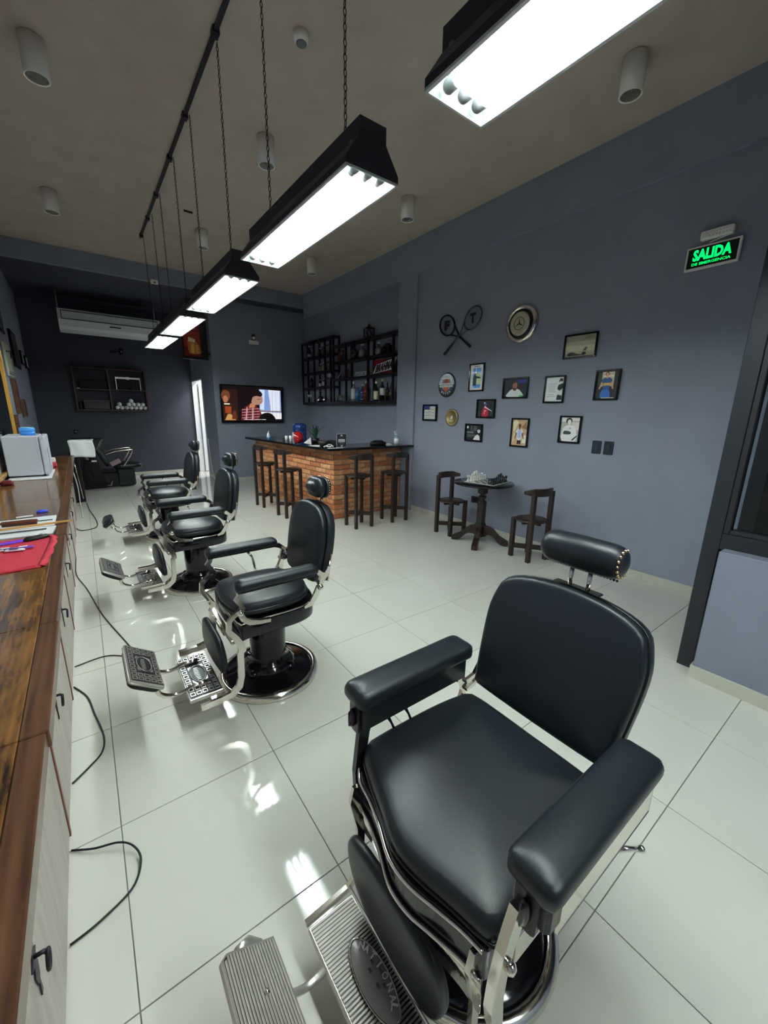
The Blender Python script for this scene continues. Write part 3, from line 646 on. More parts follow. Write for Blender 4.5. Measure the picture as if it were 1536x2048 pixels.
MB().box((-0.012, -4.0, -0.030), (0.012, 5.2, -0.004), M['iron']).build('rail', t)
for y in (-0.35, 0.45, 1.17, 2.13, 2.85, 3.72, 4.44, 5.1):
    MB().box((-0.022, y-0.03, -0.045), (0.022, y+0.03, -0.002), M['iron'], 0.003).build('clip', t)
def downlight(x, y, lb, first=[None]):
    if first[0] is None:
        t = thing('ceiling_spotlight', lb, 'spotlight', (x, y, 0), 0, 'white cylinder ceiling spotlights')
        MB().lathe([(0.064, 3.725), (0.070, 3.72), (0.075, 3.722), (0.075, 3.945), (0.0, 3.945)], M['plastic_white'], 28).build('body', t)
        MB().lathe([(0.064, 3.725), (0.058, 3.76), (0.045, 3.80), (0.025, 3.815), (0.0, 3.815)], M['chrome'], 24).build('reflector', t)
        MB().ball((0, 0, 3.785), 0.022, M['white'], 10).build('bulb', t)
        first[0] = t
    else: dup(first[0], (x, y, 0), 0, lb)
for x, y, lb in ((-2.25, 2.0, 'white cylinder ceiling spotlight at the upper left corner of the photo'), (-2.27, 4.42, 'white cylinder ceiling spotlight on the left, above the hanging chains'), (-0.64, 2.0, 'white cylinder ceiling spotlight crossed by a chain in front of it'), (-0.64, 4.42, 'small white cylinder ceiling spotlight just behind the lamp chains'), (1.03, 4.42, 'farthest white cylinder ceiling spotlight on the right, above the drinks shelf'), (1.04, 2.0, 'white cylinder ceiling spotlight above the crossed rackets'), (1.07, -0.40, 'largest white cylinder ceiling spotlight at upper right, beside the nearest pendant light')):
    downlight(x, y, lb)
t = thing('smoke_detector', 'round white smoke detector on the brown ceiling', 'detector', (-0.825, 0.86, CZ))
MB().lathe([(0.0, -0.062), (0.028, -0.060), (0.045, -0.048), (0.05, -0.03), (0.052, -0.001), (0, -0.001)], M['plastic_white'], 24).build('body', t)
MB().lathe([(0.02, -0.064), (0.034, -0.060), (0.036, -0.052), (0.022, -0.052)], M['holder'], 20).build('sensor_ring', t)
t = thing('ceiling_hook', 'tiny dark bracket on the ceiling behind the pendant chains', 'bracket', (-0.9, 3.95, CZ)); MB().box((-0.05, -0.01, -0.02), (0.05, 0.01, -0.001), M['iron'], 0.002).build('arm', t)
t = thing('motion_sensor', 'small white box sensor on the ceiling beam above the air conditioner', 'sensor', (-0.975, 6.45, 3.63))
MB().box((-0.055, -0.05, 0.02), (0.055, 0.0, 0.085), M['plastic_white'], 0.008).build('body', t); MB().ball((0, -0.05, 0.04), 0.018, M['holder'], 10).build('lens', t)

# ================================================================ BRICK BAR
bar = thing('bar_counter', 'orange brick bar with a black granite top in front of the drinks shelf', 'bar', (0, 0, 0))
A_ = Vector((0.50, 2.86)); Bp = Vector((1.826, 2.977)); Cc = Vector((0.33, 5.55))
core = MB()
def inset(p, q, d):   # push segment p->q to its left side by d
    t_ = (q-p).normalized(); nrm = Vector((-t_.y, t_.x)); return p+nrm*d, q+nrm*d
HB = 1.02
poly = [(0.513, 2.873), (1.825, 2.989), (1.825, 3.35), (0.83, 3.26), (0.67, 5.58), (0.342, 5.555)]
core.prism(poly, 0, HB, M['mortar']); core.build('core', bar)
bm_ = {}
def brick(Lx, k):
    key = (round(Lx, 3), k)
    if key not in bm_:
        b = MB().box((0, 0, 0), (Lx, 0.034, 0.060), M['bricks'][k], 0.0025); me = b.build('brick').data; o = bpy.data.objects[-1] if False else None
        for ob in list(COL.objects):
            if ob.data == me: bpy.data.objects.remove(ob)
        bm_[key] = me
    return bm_[key]
ncs = 14; ch = HB/ncs
def brickface(p, q, mirror):
    t_ = (q-p).normalized(); L = (q-p).length; ang = math.atan2(t_.y, t_.x)
    for r in range(ncs):
        x = 0.0; first = True
        while x < L-0.02:
            full = 0.292; ln = (full if (r % 2 == 0) else full*0.52) if first else full
            first = False
            if x+ln > L: ln = L-x
            if ln < 0.03: break
            k = random.randrange(4); me = brick(round(ln-0.013, 2) if ln < 0.285 else 0.279, k)
            o = bpy.data.objects.new('brick', me); COL.objects.link(o); o.parent = bar
            off = random.uniform(-0.003, 0.003)
            pos = p+t_*x; nrm = Vector((t_.y, -t_.x))*(off)
            o.location = (pos.x+nrm.x, pos.y+nrm.y, r*ch+0.006); o.rotation_euler = (0, 0, ang); x += ln
brickface(A_, Bp, False)
brickface(Cc, A_, True)
sl = MB()
slab = [(0.325, 2.68), (1.857, 2.695), (1.857, 2.699), (1.826, 2.699), (1.826, 3.40), (0.86, 3.34), (0.70, 5.62), (0.14, 5.60)]
sl.prism(slab, 1.0235, 1.058, M['granite']); sl.build('countertop', bar, bevel=0.003)
MB().box((0.342, 5.582, 0), (0.67, 5.62, 1.022), M['wall']).build('end_panel', bar)

# ================================================================ STOOLS AND CHAIRS
def make_seat(kind, label, cat, H, SH, group):
    t = thing(kind, label, cat, group=group); d = 0.127; s = 0.0225 if H < 1 else 0.0205
    for x, y, top in ((-d, -d, H-0.03), (d, -d, H-0.03), (-d, d, SH), (d, d, SH)):
        b = MB(); b.box((x-s, y-s, 0), (x+s, y+s, top), M['lacquer'], 0.004); b.build('leg', t)
    MB().lathe([(0.0, SH-0.020), (0.168, SH-0.020), (0.172, SH-0.010), (0.168, SH), (0.0, SH+0.001)], M['lacquer'], 28).build('seat', t)
    sb = MB(); sb.box((-d, -0.014, SH-0.055), (d, 0.014, SH-0.021), M['lacquer']); sb.box((-0.014, -d, SH-0.055), (0.014, d, SH-0.021), M['lacquer']); sb.build('seat_frame', t)
    z = 0.10 if H < 1 else 0.16
    for a in (45, 135):
        MB().box((-d*1.3, -0.014, z), (d*1.3, 0.014, z+0.052), M['lacquer'], 0.003, Matrix.Rotation(math.radians(a), 4, 'Z')).build('stretcher', t)
    # curved back rail sitting on the two tall posts, wrapping forward at the ends
    b = MB(); n = 14; R_ = 0.21; v = []
    for i in range(n+1):
        a = math.radians(180+28+ (360-56-180)*i/n); c_ = (math.cos(a), math.sin(a))
        e = min(i, n-i)/3.0; hh = 0.034+0.046*min(1, e); zt = H-0.045+hh*0.6
        for rr_, zz in ((R_-0.016, zt-hh), (R_+0.018, zt-hh), (R_+0.018, zt), (R_-0.016, zt)): v.append((c_[0]*rr_, c_[1]*rr_+0.055, zz))
    fs = []
    for i in range(n):
        for k in range(4): fs.append((i*4+k, i*4+(k+1) % 4, (i+1)*4+(k+1) % 4, (i+1)*4+k))
    fs += [(3, 2, 1, 0), (n*4, n*4+1, n*4+2, n*4+3)]
    b.add(v, fs, M['lacquer']); b.build('backrest', t, bevel=0.004)
    return t
st = make_seat('bar_stool', 'dark wooden bar stool at the front of the bar, left one of the right-hand pair', 'stool', 1.01, 0.72, 'dark bar stools round the brick bar')
st.location = (0.625, 2.39, 0)
dup(st, (1.24, 2.385, 0), 0.0, 'dark wooden bar stool at the right end of the bar beside the wall')
dup(st, (0.03, 4.28, 0), -PI/2+0.09, 'dark wooden bar stool farthest from the camera, at the left end of the bar')
dup(st, (0.06, 3.44, 0), -PI/2+0.09, 'dark wooden bar stool beside the bar corner, partly behind the second barber chair headrest')
cf_ = make_seat('cafe_chair', 'low dark wooden chair left of the chess table, back towards the bar', 'chair', 0.80, 0.45, 'low dark wooden chairs at the chess table')
cf_.location = (1.455, 1.44, 0); cf_.rotation_euler = (0, 0, PI)
dup(cf_, (1.49, 0.275, 0), -0.18, 'low dark wooden chair right of the chess table, its back towards the camera')
t = thing('chess_table', 'round black pedestal table with turned wooden column holding a chess set', 'table', (1.46, 0.94, 0))
MB().lathe([(0.0, 0.732), (0.335, 0.732), (0.352, 0.738), (0.356, 0.748), (0.350, 0.757), (0.0, 0.758)], M['black_gloss'], 56).build('tabletop', t)
MB().box((-0.20, -0.03, 0.708), (0.20, 0.03, 0.7315), M['lacquer'], 0.004, Matrix.Rotation(0.25, 4, 'Z')).build('cleat', t)
b = MB(); b.box((-0.045, -0.045, 0.62), (0.045, 0.045, 0.708), M['lacquer'], 0.006)
b.lathe([(0.045, 0.622), (0.030, 0.606), (0.028, 0.597), (0.044, 0.586), (0.050, 0.572), (0.044, 0.556), (0.030, 0.548), (0.032, 0.538), (0.046, 0.526)], M['lacquer'], 24)
b.box((-0.042, -0.042, 0.24), (0.042, 0.042, 0.528), M['lacquer'], 0.008); b.box((-0.05, -0.05, 0.075), (0.05, 0.05, 0.245), M['lacquer'], 0.006); b.build('column', t)
prof = curve([(0.045, 0.22), (0.10, 0.215), (0.16, 0.185), (0.23, 0.115), (0.30, 0.075), (0.345, 0.050)], 3); pb_ = curve([(0.045, 0.10), (0.10, 0.115), (0.16, 0.10), (0.23, 0.03), (0.29, 0.0), (0.345, 0.0)], 3)
for k in range(4):
    b = MB(); n = len(prof); X = Matrix.Rotation(math.radians(30+90*k), 4, 'Z')
    v = [(x, y, z) for y in (-0.032, 0.032) for x, z in list(prof)+list(pb_)[::-1]]; m_ = 2*n
    fs = [tuple(range(m_)), tuple(range(m_, 2*m_))[::-1]] + [(i, i+m_, (i+1) % m_+m_, (i+1) % m_) for i in range(m_)]
    b.add(v, fs, M['lacquer'], False, X); b.build('foot', t, bevel=0.003)
# chess set
cb = thing('chessboard', 'flat chessboard on the round black table under the pieces', 'chessboard', (1.475, 0.905, 0.758), math.radians(10))
sq = 0.046
MB().box((-4*sq-0.012, -4*sq-0.012, 0), (4*sq+0.012, 4*sq+0.012, 0.008), C((0.5, 0.5, 0.46), 0.4), 0.002).build('board_frame', cb)
b = MB()
for i in range(8):
    for j in range(8): b.box((-4*sq+i*sq+0.0004, -4*sq+j*sq+0.0004, 0.008), (-4*sq+(i+1)*sq-0.0004, -4*sq+(j+1)*sq-0.0004, 0.0095), C((0.62, 0.62, 0.56), 0.3) if (i+j) % 2 else C((0.03, 0.035, 0.04), 0.3))
b.build('squares', cb)
CM = {'white': mat('chess_white', (0.80, 0.80, 0.74), 0.35), 'black': mat('chess_black', (0.010, 0.010, 0.010), 0.3)}
def piece(kind, c):
    m = CM[c]; H = {'pawn': 0.062, 'rook': 0.070, 'knight': 0.066, 'bishop': 0.092, 'queen': 0.108, 'king': 0.120}[kind]; r = 0.0185 if kind != 'pawn' else 0.016
    b = MB(); P0 = [(0, 0), (r, 0), (r, 0.006), (r*0.75, 0.012), (r*0.45, 0.02), (r*0.36, H*0.62), (r*0.62, H*0.66), (r*0.4, H*0.70)]
    if kind == 'pawn': P0 += [(r*0.6, H*0.78), (r*0.62, H*0.88), (r*0.35, H*0.98), (0, H)]
    elif kind == 'rook': P0 += [(r*0.75, H*0.74), (r*0.8, H), (r*0.5, H), (r*0.5, H*0.93), (0, H*0.93)]
    elif kind == 'bishop': P0 += [(r*0.6, H*0.78), (r*0.5, H*0.88), (r*0.15, H*0.95), (r*0.2, H*0.98), (0, H)]
    elif kind == 'queen': P0 += [(r*0.55, H*0.78), (r*0.85, H*0.94), (r*0.5, H*0.93), (r*0.2, H), (0, H)]
    elif kind == 'king': P0 += [(r*0.55, H*0.78), (r*0.75, H*0.90), (r*0.2, H*0.92), (0, H*0.92)]
    else: P0 = P0[:6]+[(0, H*0.62)]
    b.lathe(P0, m, 12)
    if kind == 'king': b.box((-0.002, -0.002, H*0.9), (0.002, 0.002, H), m); b.box((-0.006, -0.002, H*0.94), (0.006, 0.002, H*0.965), m)
    if kind == 'knight': b.prism([(-0.010, 0.030), (0.008, 0.028), (0.010, 0.045), (0.014, 0.050), (0.013, 0.056), (0.002, 0.062), (-0.003, 0.066), (-0.010, 0.056)], -0.005, 0.005, m, place((0, 0, 0), (1, 0, 0), (0, 0, 1), (0, -1, 0)))
    return b.build('chess_'+kind)
cache = {}
order = ['rook', 'knight', 'bishop', 'queen', 'king', 'bishop', 'knight', 'rook']
for c in ('white', 'black'):
    for row in (0, 1):
        for k in range(8):
            kind = order[k] if row == 0 else 'pawn'
            if (kind, c) in cache: o = cache[(kind, c)].copy(); COL.objects.link(o)
            else: o = piece(kind, c); cache[(kind, c)] = o
            i = (0+row if c == 'black' else 7-row)
            lx, ly = -4*sq+(k+0.5)*sq, -4*sq+(i+0.5)*sq
            a = math.radians(10)
            o.location = (1.475+lx*math.cos(a)-ly*math.sin(a), 0.905+lx*math.sin(a)+ly*math.cos(a), 0.7677); o.rotation_euler = (0, 0, a + (PI if c == 'white' else 0))
            single = kind in ('king', 'queen')
            lb = '%s chess %s standing on the chessboard' % (c, kind) if kind != 'king' else 'tallest %s chess piece, the king, on the chessboard' % c
            tag(o, lb, 'chess piece', '%s chess %s pieces' % (c, kind) if not single else 'chess royalty on the board')
            if single: o['group'] = '%s chess pieces' % c

# ================================================================ DRINKS SHELF
sh = thing('wall_shelf', 'tall black metal grid shelf full of bottles on the alcove wall above the bar', 'shelf', (0, 0, 0))
x0, x1, g = 1.93, 2.095, 0.034
Y0, YS, Y1 = 3.16, 5.36, 6.78
RZ = [1.75, 2.195, 2.515, 2.83]; LZ = [1.75, 2.065, 2.38, 2.70, 3.03]
for z in RZ: MB().box((x0, Y0, z-(0.055 if z < 1.8 else 0.040)), (x1, YS if z > 1.8 else Y1, z), M['iron'], 0.002).build('shelf_board', sh)
for z in LZ[1:]: MB().box((x0, YS+0.001, z-0.034), (x1, Y1, z), M['iron'], 0.002).build('shelf_board', sh)
for y in (3.175, 3.39, 4.12, 4.88): 
    for x in (x0, x1-g): MB().box((x, y-g/2, 1.70), (x+g, y+g/2, 2.835), M['iron']).build('post', sh)
for y in (5.36, 5.72, 6.21, 6.78):
    for x in (x0, x1-g): MB().box((x, y-g/2, 1.70), (x+g, y+g/2, 3.035), M['iron']).build('post', sh)
for z in (2.21, 2.53, 2.86): MB().box((x0, 5.36+0.015, z), (x0+0.02, 5.72-0.015, z+0.02), M['iron']).build('cross_bar', sh)
def bottle(kind, lb, y, z, h, r, glass, capm, labm=None, x=2.01, group='bottles on the drinks shelf', cat='bottle', neck=0.35, labz=(0.15, 0.5)):
    t = thing(kind, lb, cat, (x, y, z), 0, group)
    n1 = 1-neck
    MB().lathe([(0, 0), (r, 0), (r, h*n1*0.85), (r*0.85, h*n1), (r*0.36, h*(n1+0.12)), (r*0.32, h*0.93), (0, h*0.93)], glass, 16).build('body', t)
    MB().lathe([(0, h*0.88), (r*0.40, h*0.88), (r*0.40, h), (0, h)], capm, 12).build('cap', t)
    if labm: MB().lathe([(r*1.02, h*labz[0]), (r*1.02, h*labz[1])], labm, 16).build('label', t)
    return t
gb = C((0.01, 0.012, 0.01), 0.1); gcl = C((0.30, 0.36, 0.38), 0.08, coat=1.0); gbl = C((0.05, 0.20, 0.42), 0.08, coat=1.0); gam = C((0.20, 0.045, 0.02), 0.12, coat=1.0)
wl = P('dfe6dc'); cl = P('e8dfb0'); sil = C((0.75, 0.77, 0.78), 0.25)
BZ = 1.751
bottle('bottle', 'clear bottle with pale green and white label and white neck on bottom shelf', 4.71, BZ, 0.37, 0.048, gcl, wl, P('c9ddcf'), labz=(0.12, 0.62))
bottle('bottle', 'bright blue glass bottle on bottom shelf, left of the silver-capped one', 4.55, BZ, 0.255, 0.052, gbl, gbl, None, neck=0.25)
bottle('bottle', 'blue bottle with silver neck on bottom shelf', 4.40, BZ, 0.31, 0.046, C((0.03, 0.08, 0.22), 0.1, coat=1.0), sil, P('c8ccd6'), labz=(0.1, 0.12))
bottle('bottle', 'dark amber spirits bottle with red label on bottom shelf', 4.275, BZ, 0.36, 0.05, gam, sil, P('7c2a26'), labz=(0.35, 0.62))
bottle('wine_bottle', 'black wine bottle with cream label and white cap, left of the gold-necked bottle', 3.955, BZ, 0.335, 0.047, gb, P('e9e9ef'), cl, labz=(0.06, 0.5))
bottle('wine_bottle', 'black wine bottle with gold foil neck and white label', 3.765, BZ, 0.365, 0.044, gb, P('e6dca0'), wl, labz=(0.25, 0.58))
bottle('bottle', 'slim dark unlabelled bottle on bottom shelf beside the brown bottle', 3.615, BZ, 0.30, 0.034, gb, gb)
bottle('bottle', 'brown bottle near the right end of the bottom shelf', 3.50, BZ, 0.33, 0.045, C((0.04, 0.03, 0.03), 0.2), P('8b8f95'), P('6a5040'), labz=(0.25, 0.4))
bottle('bottle', 'short black bottle at the right end of the bottom shelf', 3.29, BZ, 0.20, 0.045, gb, gb, neck=0.25)
bottle('bottle', 'wide dark bottle with silver base band on the top shelf', 4.68, 2.516, 0.27, 0.075, gb, gb, P('4a4550'), labz=(0.1, 0.16), neck=0.4)
bottle('decanter', 'clear glass decanter with round stopper on the top shelf', 4.40, 2.516, 0.24, 0.07, C((0.16, 0.17, 0.19), 0.1, coat=1.0), sil, None, neck=0.4)
bottle('decanter', 'small clear decanter with bright stopper at right of the top shelf', 3.89, 2.516, 0.21, 0.06, C((0.13, 0.14, 0.16), 0.1, coat=1.0), sil, None, neck=0.4)
t = thing('storage_box', 'black old camera box on the top shelf right of the small decanter', 'box', (2.01, 3.64, 2.516), 0)
MB().box((-0.05, -0.085, 0), (0.05, 0.085, 0.13), M['black'], 0.01).build('body', t); MB().lathe([(0, 0), (0.035, 0), (0.035, 0.03), (0, 0.03)], M['black_gloss'], 16, place((-0.05, 0, 0.07), (0, 1, 0), (0, 0, 1), (-1, 0, 0))).build('lens', t); MB().box((-0.03, -0.05, 0.13), (0.03, 0.05, 0.165), M['black'], 0.006).build('hood', t)
LS = 'bottles in the left tower of the drinks shelf'
bottle('bottle', 'dark bottle with round white label at top left of the shelf', 6.56, 2.701, 0.27, 0.04, gb, P('c9c9d4'), P('c0bfd0'), group=LS, labz=(0.1, 0.35))
bottle('bottle', 'dark empty bottle in the top compartment beside the clear tall one', 6.05, 2.701, 0.17, 0.035, gb, sil, group=LS)
bottle('bottle', 'tall faint clear bottle in the top compartment of the left tower', 5.92, 2.701, 0.22, 0.035, C((0.08, 0.08, 0.1), 0.1, coat=1.0), sil, group=LS)
bottle('bottle', 'yellow-green bottle in the second row of the left tower', 6.04, 2.381, 0.17, 0.035, P('5d5a2e'), sil, P('8c8a55'), group=LS, labz=(0.1, 0.6))
bottle('bottle', 'pale yellow bottle in the second row, right one of the pair', 5.90, 2.381, 0.19, 0.035, P('7d7a50'), sil, P('a9a58a'), group=LS, labz=(0.1, 0.6))
bottle('bottle', 'tall dark bottle at the left of the third row with bright cap', 6.47, 2.066, 0.27, 0.04, gb, P('c9d0d8'), group=LS)
bottle('bottle', 'white-labelled flask in the third row of the left tower', 6.07, 2.066, 0.16, 0.032, gb, P('e6e6ee'), P('dfe0ea'), group=LS, labz=(0.1, 0.5))
bottle('bottle', 'second white flask in the third row, nearer the post', 5.91, 2.066, 0.16, 0.034, gb, P('e6e6ee'), P('eef0f4'), group=LS, labz=(0.15, 0.7))
def glass_(lb, y, z, h, r, kind='drinking_glass', group='glasses on the drinks shelf', bright=0.45, x=2.0):
    o = MB().lathe([(0, 0), (r*0.85, 0), (r, h), (r*0.92, h), (r*0.78, 0.01), (0, 0.01)], C((bright, bright*1.08, bright*1.12), 0.08, coat=1.0, trans=0.7), 14).build(kind); o.location = (x, y, z)
    return tag(o, lb, 'glass', group)
for i, y in enumerate((5.27, 5.19, 5.10, 5.01)): glass_('clear tumbler in the row of glasses left on the bottom shelf', y, BZ, 0.125, 0.034, x=1.975+0.02*(i % 2))
glass_('low clear tumbler between the glass row and the bottles', 4.80, BZ, 0.10, 0.034)
for y, hh, lb in ((6.62, 0.17, 'stemmed cocktail glass at the far left of the bottom shelf'), (6.50, 0.16, 'second cocktail glass at the far left of the bottom shelf')):
    t = thing('cocktail_glass', lb, 'glass', (2.0, y, BZ), 0, 'cocktail glasses')
    MB().lathe([(0, 0), (0.03, 0), (0.03, 0.003), (0.004, 0.006), (0.004, hh*0.6), (0, hh*0.6)], M['glass'], 12).build('stem', t)
    MB().lathe([(0.004, hh*0.6), (0.04, hh), (0.042, hh), (0.002, hh*0.58)], sil, 12).build('bowl', t)
for y, lb in ((6.12, 'chrome shaker tin lying low in the bottom left compartment'), (5.99, 'dark cup with bright highlight beside the shaker tin'), (5.87, 'small silver jigger next to the tower post')):
    o = MB().lathe([(0, 0), (0.035, 0), (0.042, 0.05), (0.03, 0.10), (0.012, 0.12), (0, 0.12)], M['chrome'] if 'dark' not in lb else M['black_gloss'], 14).build('shaker'); o.location = (2.0, y, BZ); tag(o, lb, 'barware', 'barware in the left tower')
o = MB().lathe([(0, 0), (0.028, 0), (0.04, 0.06), (0.025, 0.10), (0, 0.10)], sil, 14).build('goblet'); o.location = (2.0, 5.62, 2.231); tag(o, 'small silver goblet in the narrow middle column of the shelf', 'goblet')
# pictures and signs leaning on shelf (all face -x: local x -> -y)
def facing(x, y, z, lean=0.0): return place((x, y, z), (0, -1, 0), (math.sin(lean), 0, math.cos(lean)), (-math.cos(lean), 0, math.sin(lean)))
t = thing('album_cover', 'square reddish picture leaning on the top shelf beside the left tower', 'picture', (0, 0, 0)); b = MB(); X = facing(2.02, 5.24, 2.517, 0.12)
b.box((-0.105, 0, -0.004), (0.105, 0.225, 0.0), M['black'], 0, X); layers(b, X @ Matrix.Translation((-0.1, 0.005, 0)), 0.2, 0.215, [(P('4a2a28'), rect(0, 0, 1, 1)), (P('8f8152'), [(0.2, 0.7), (0.95, 0.95), (0.75, 0.5), (0.5, 0.75), (0.3, 0.6)]), (P('6b4438'), [(0.1, 0.1), (0.5, 0.55), (0.6, 0.1)]), (P('2b1a1e'), ell(0.5, 0.68, 0.09, 0.09)), (P('a88c7c'), [(0.15, 0.05), (0.3, 0.3), (0.2, 0.02)])], 0.0005); b.build('print', t)
t = thing('magazine', 'grey and red magazine leaning at a slant on the middle shelf', 'magazine', (0, 0, 0)); b = MB(); X = place((2.0, 5.28, 2.197), (0, -0.62, 0.55), (0.1, 0.0, 1.0), (-1, 0, 0))
b.box((0, 0, -0.006), (0.22, 0.055, 0), P('9aa0a8'), 0, X); b.build('cover', t)
t = thing('book', 'red book standing open on the middle shelf behind the magazine', 'book', (0, 0, 0)); b = MB(); X = facing(2.03, 5.07, 2.197, 0.1); b.prism([(-0.08, 0), (0.10, 0), (0.10, 0.17), (0.02, 0.14)], -0.012, 0.0, P('7a2430'), X); b.prism([(0.03, 0.01), (0.09, 0.01), (0.085, 0.13), (0.05, 0.12)], 0.0005, 0.002, P('a89089'), X); b.build('cover', t)
t = thing('number_plate', 'small white plate with dark characters standing on the middle shelf', 'sign', (0, 0, 0)); b = MB(); X = facing(2.0, 4.46, 2.197, 0.12); b.box((-0.19, 0, -0.003), (0.19, 0.088, 0), P('c9ced4'), 0.001, X); pl = b.build('plate', t)
b = MB(); text(b, 'LH 01 05', P('16161e'), X @ Matrix.Translation((0, 0.044, 0.0)), (0.33, 0.058), 0.001, 0.02, 0.2); b.build('lettering', t)
o = MB().lathe([(0, 0), (0.026, 0), (0.036, 0.09), (0, 0.09)], P('b08a3a'), 14).build('beer_cup'); o.location = (2.0, 4.16, 2.197); tag(o, 'small yellow cup between the white plate and the big red sign', 'cup')
t = thing('beer_sign', 'large red and white BRAHMA beer sign on the shelf at the right', 'sign', (0, 0, 0)); b = MB(); X = facing(1.965, 3.665, 2.197, 0.10)
b.box((-0.33, 0, -0.012), (0.30, 0.245, 0), P('3a0a12'), 0.003, X); b.add([(-0.33, 0.14, 0.0006), (-0.33, 0.245, 0.0006), (0.29, 0.245, 0.0006), (0.05, 0.245, 0.0006)], [(0, 3, 2, 1)], P('8a1020'), False, X); b.add([(-0.02, 0.004, .0006), (0.29, 0.004, .0006), (0.29, 0.06, .0006)], [(0, 1, 2)], P('8a1020'), False, X)
b.add([(-0.335, 0.012, 0.001), (-0.245, 0.165, 0.001), (0.325, 0.242, 0.001), (0.245, 0.052, 0.001)], [(0, 3, 2, 1)], P('e9e2e2'), False, X); b.build('panel', t)
b = MB(); Xt = X @ Matrix.Translation((-0.008, 0.118, 0.0)) @ Matrix(((1, 0.26, 0, 0), (0.10, 1, 0, 0), (0, 0, 1, 0), (0, 0, 0, 1)))
text(b, 'BRAHMA', P('3a0c14'), Xt, (0.48, 0.135), 0.0016, 0.06); b.build('lettering', t)
t = thing('lantern', 'black metal lantern standing on top of the drinks shelf', 'lantern', (2.01, 4.19, 2.831)); b = MB(); b.box((-0.075, -0.075, 0), (0.075, 0.075, 0.02), M['iron'])
for sx in (-1, 1):
    for sy in (-1, 1): b.box((sx*0.065-0.007, sy*0.065-0.007, 0.02), (sx*0.065+0.007, sy*0.065+0.007, 0.165), M['iron'])
for k in range(4):
    X = Matrix.Rotation(k*PI/2, 4, 'Z'); b.tube([X @ Vector((0.066, -0.06, 0.02)), X @ Vector((0.066, 0.06, 0.16))], 0.004, M['iron'], 5); b.tube([X @ Vector((0.066, 0.06, 0.02)), X @ Vector((0.066, -0.06, 0.16))], 0.004, M['iron'], 5)
b.build('cage', t); MB().lathe([(0.0, 0.235), (0.02, 0.225), (0.03, 0.20), (0.10, 0.168), (0.10, 0.16), (0, 0.16)][::-1], M['iron'], 4, Matrix.Rotation(PI/4, 4, 'Z')).build('roof', t)
MB().tube([(0.012*math.cos(a*PI/5), 0, 0.247+0.014*math.sin(a*PI/5)) for a in range(10)], 0.003, M['iron'], 5, True).build('ring', t)
MB().lathe([(0, 0.02), (0.02, 0.02), (0.02, 0.09), (0, 0.09)], P('c9c9cf'), 12).build('candle', t)

# ================================================================ THINGS ON AND BEHIND THE BAR
TZ = 1.0585
t = thing('squeeze_bottle', 'small clear dropper bottle with blue base at the far left end of the bar top', 'bottle', (0.34, 4.9, TZ))
MB().lathe([(0, 0), (0.034, 0), (0.036, 0.05), (0.03, 0.075), (0.012, 0.10), (0.006, 0.135), (0, 0.137)], C((0.55, 0.65, 0.70), 0.15, coat=1.0), 18).build('body', t); MB().lathe([(0.0365, 0.004), (0.0365, 0.03)], P('2e6fa8'), 18).build('band', t)
t = thing('helmet', 'glossy red domed helmet standing on its edge on the bar top', 'helmet', (0.30, 3.62, TZ+0.006))
X = place((0.0, 0, 0.092), (0.75, 0.66, 0), (0, 0, 1), (0.66, -0.75, 0))
MB().lathe([(0.092, -0.02), (0.092, 0.0), (0.088, 0.04), (0.068, 0.075), (0.035, 0.095), (0, 0.10)], C((0.42, 0.01, 0.015), 0.12, coat=1.0), 28, X).build('dome', t); MB().tube([X @ Vector((0.092*math.cos(a*PI/14), 0.092*math.sin(a*PI/14), -0.018)) for a in range(28)], 0.005, M['chrome'], 6, True).build('rim', t)
MB().tube([(0.0, 0, 0.18), (-0.01, 0, 0.20), (0.01, 0, 0.205)], 0.006, M['chrome'], 6).build('knob', t)
for dx, dy, h, lb in ((0.11, 4.28, 0.085, 'small white cup left of the red helmet, far one'), (0.09, 4.06, 0.10, 'small white cup left of the red helmet, near one')):
    o = MB().lathe([(0, 0), (0.022, 0), (0.026, h), (0.022, h), (0.018, 0.006), (0, 0.006)], P('cfd8dd'), 14).build('cup'); o.location = (0.30+dx, dy, TZ); tag(o, lb, 'cup', 'white cups on the bar')
t = thing('tissue', 'folded white paper cone beside the red helmet on the bar', 'paper', (0.40, 3.40, TZ)); b = MB(); b.add([(-0.10, 0, 0.03), (0.03, 0.02, 0.11), (0.02, -0.02, 0.0), (-0.02, 0.04, 0.0), (0.035, 0.0, 0.10)], [(0, 2, 1), (0, 1, 3), (2, 3, 1), (0, 3, 2)], P('d7dee0')); b.build('sheet', t)
t = thing('water_dispenser', 'white cabinet under the blue water jug behind the bar', 'dispenser', (0.98, 4.98, 0)); MB().box((-0.16, -0.16, 0), (0.16, 0.16, 0.96), M['white'], 0.01).build('cabinet', t); MB().box((-0.10, -0.17, 0.6), (0.10, -0.161, 0.85), M['black'], 0.004).build('tap_recess', t)
t = thing('water_jug', 'large blue water jug standing behind the bar', 'jug', (0.98, 4.98, 0.9605)); jb = C((0.02, 0.055, 0.26), 0.15, coat=0.6)
MB().lathe([(0, 0), (0.12, 0), (0.13, 0.02), (0.13, 0.10), (0.122, 0.11), (0.122, 0.13), (0.13, 0.14), (0.13, 0.21), (0.122, 0.22), (0.122, 0.235), (0.13, 0.245), (0.13, 0.31), (0.118, 0.345), (0.07, 0.365), (0, 0.367)], jb, 32).build('body', t); MB().box((-0.133, -0.05, 0.06), (-0.1295, 0.05, 0.20), P('b9c4d0')).build('label', t)
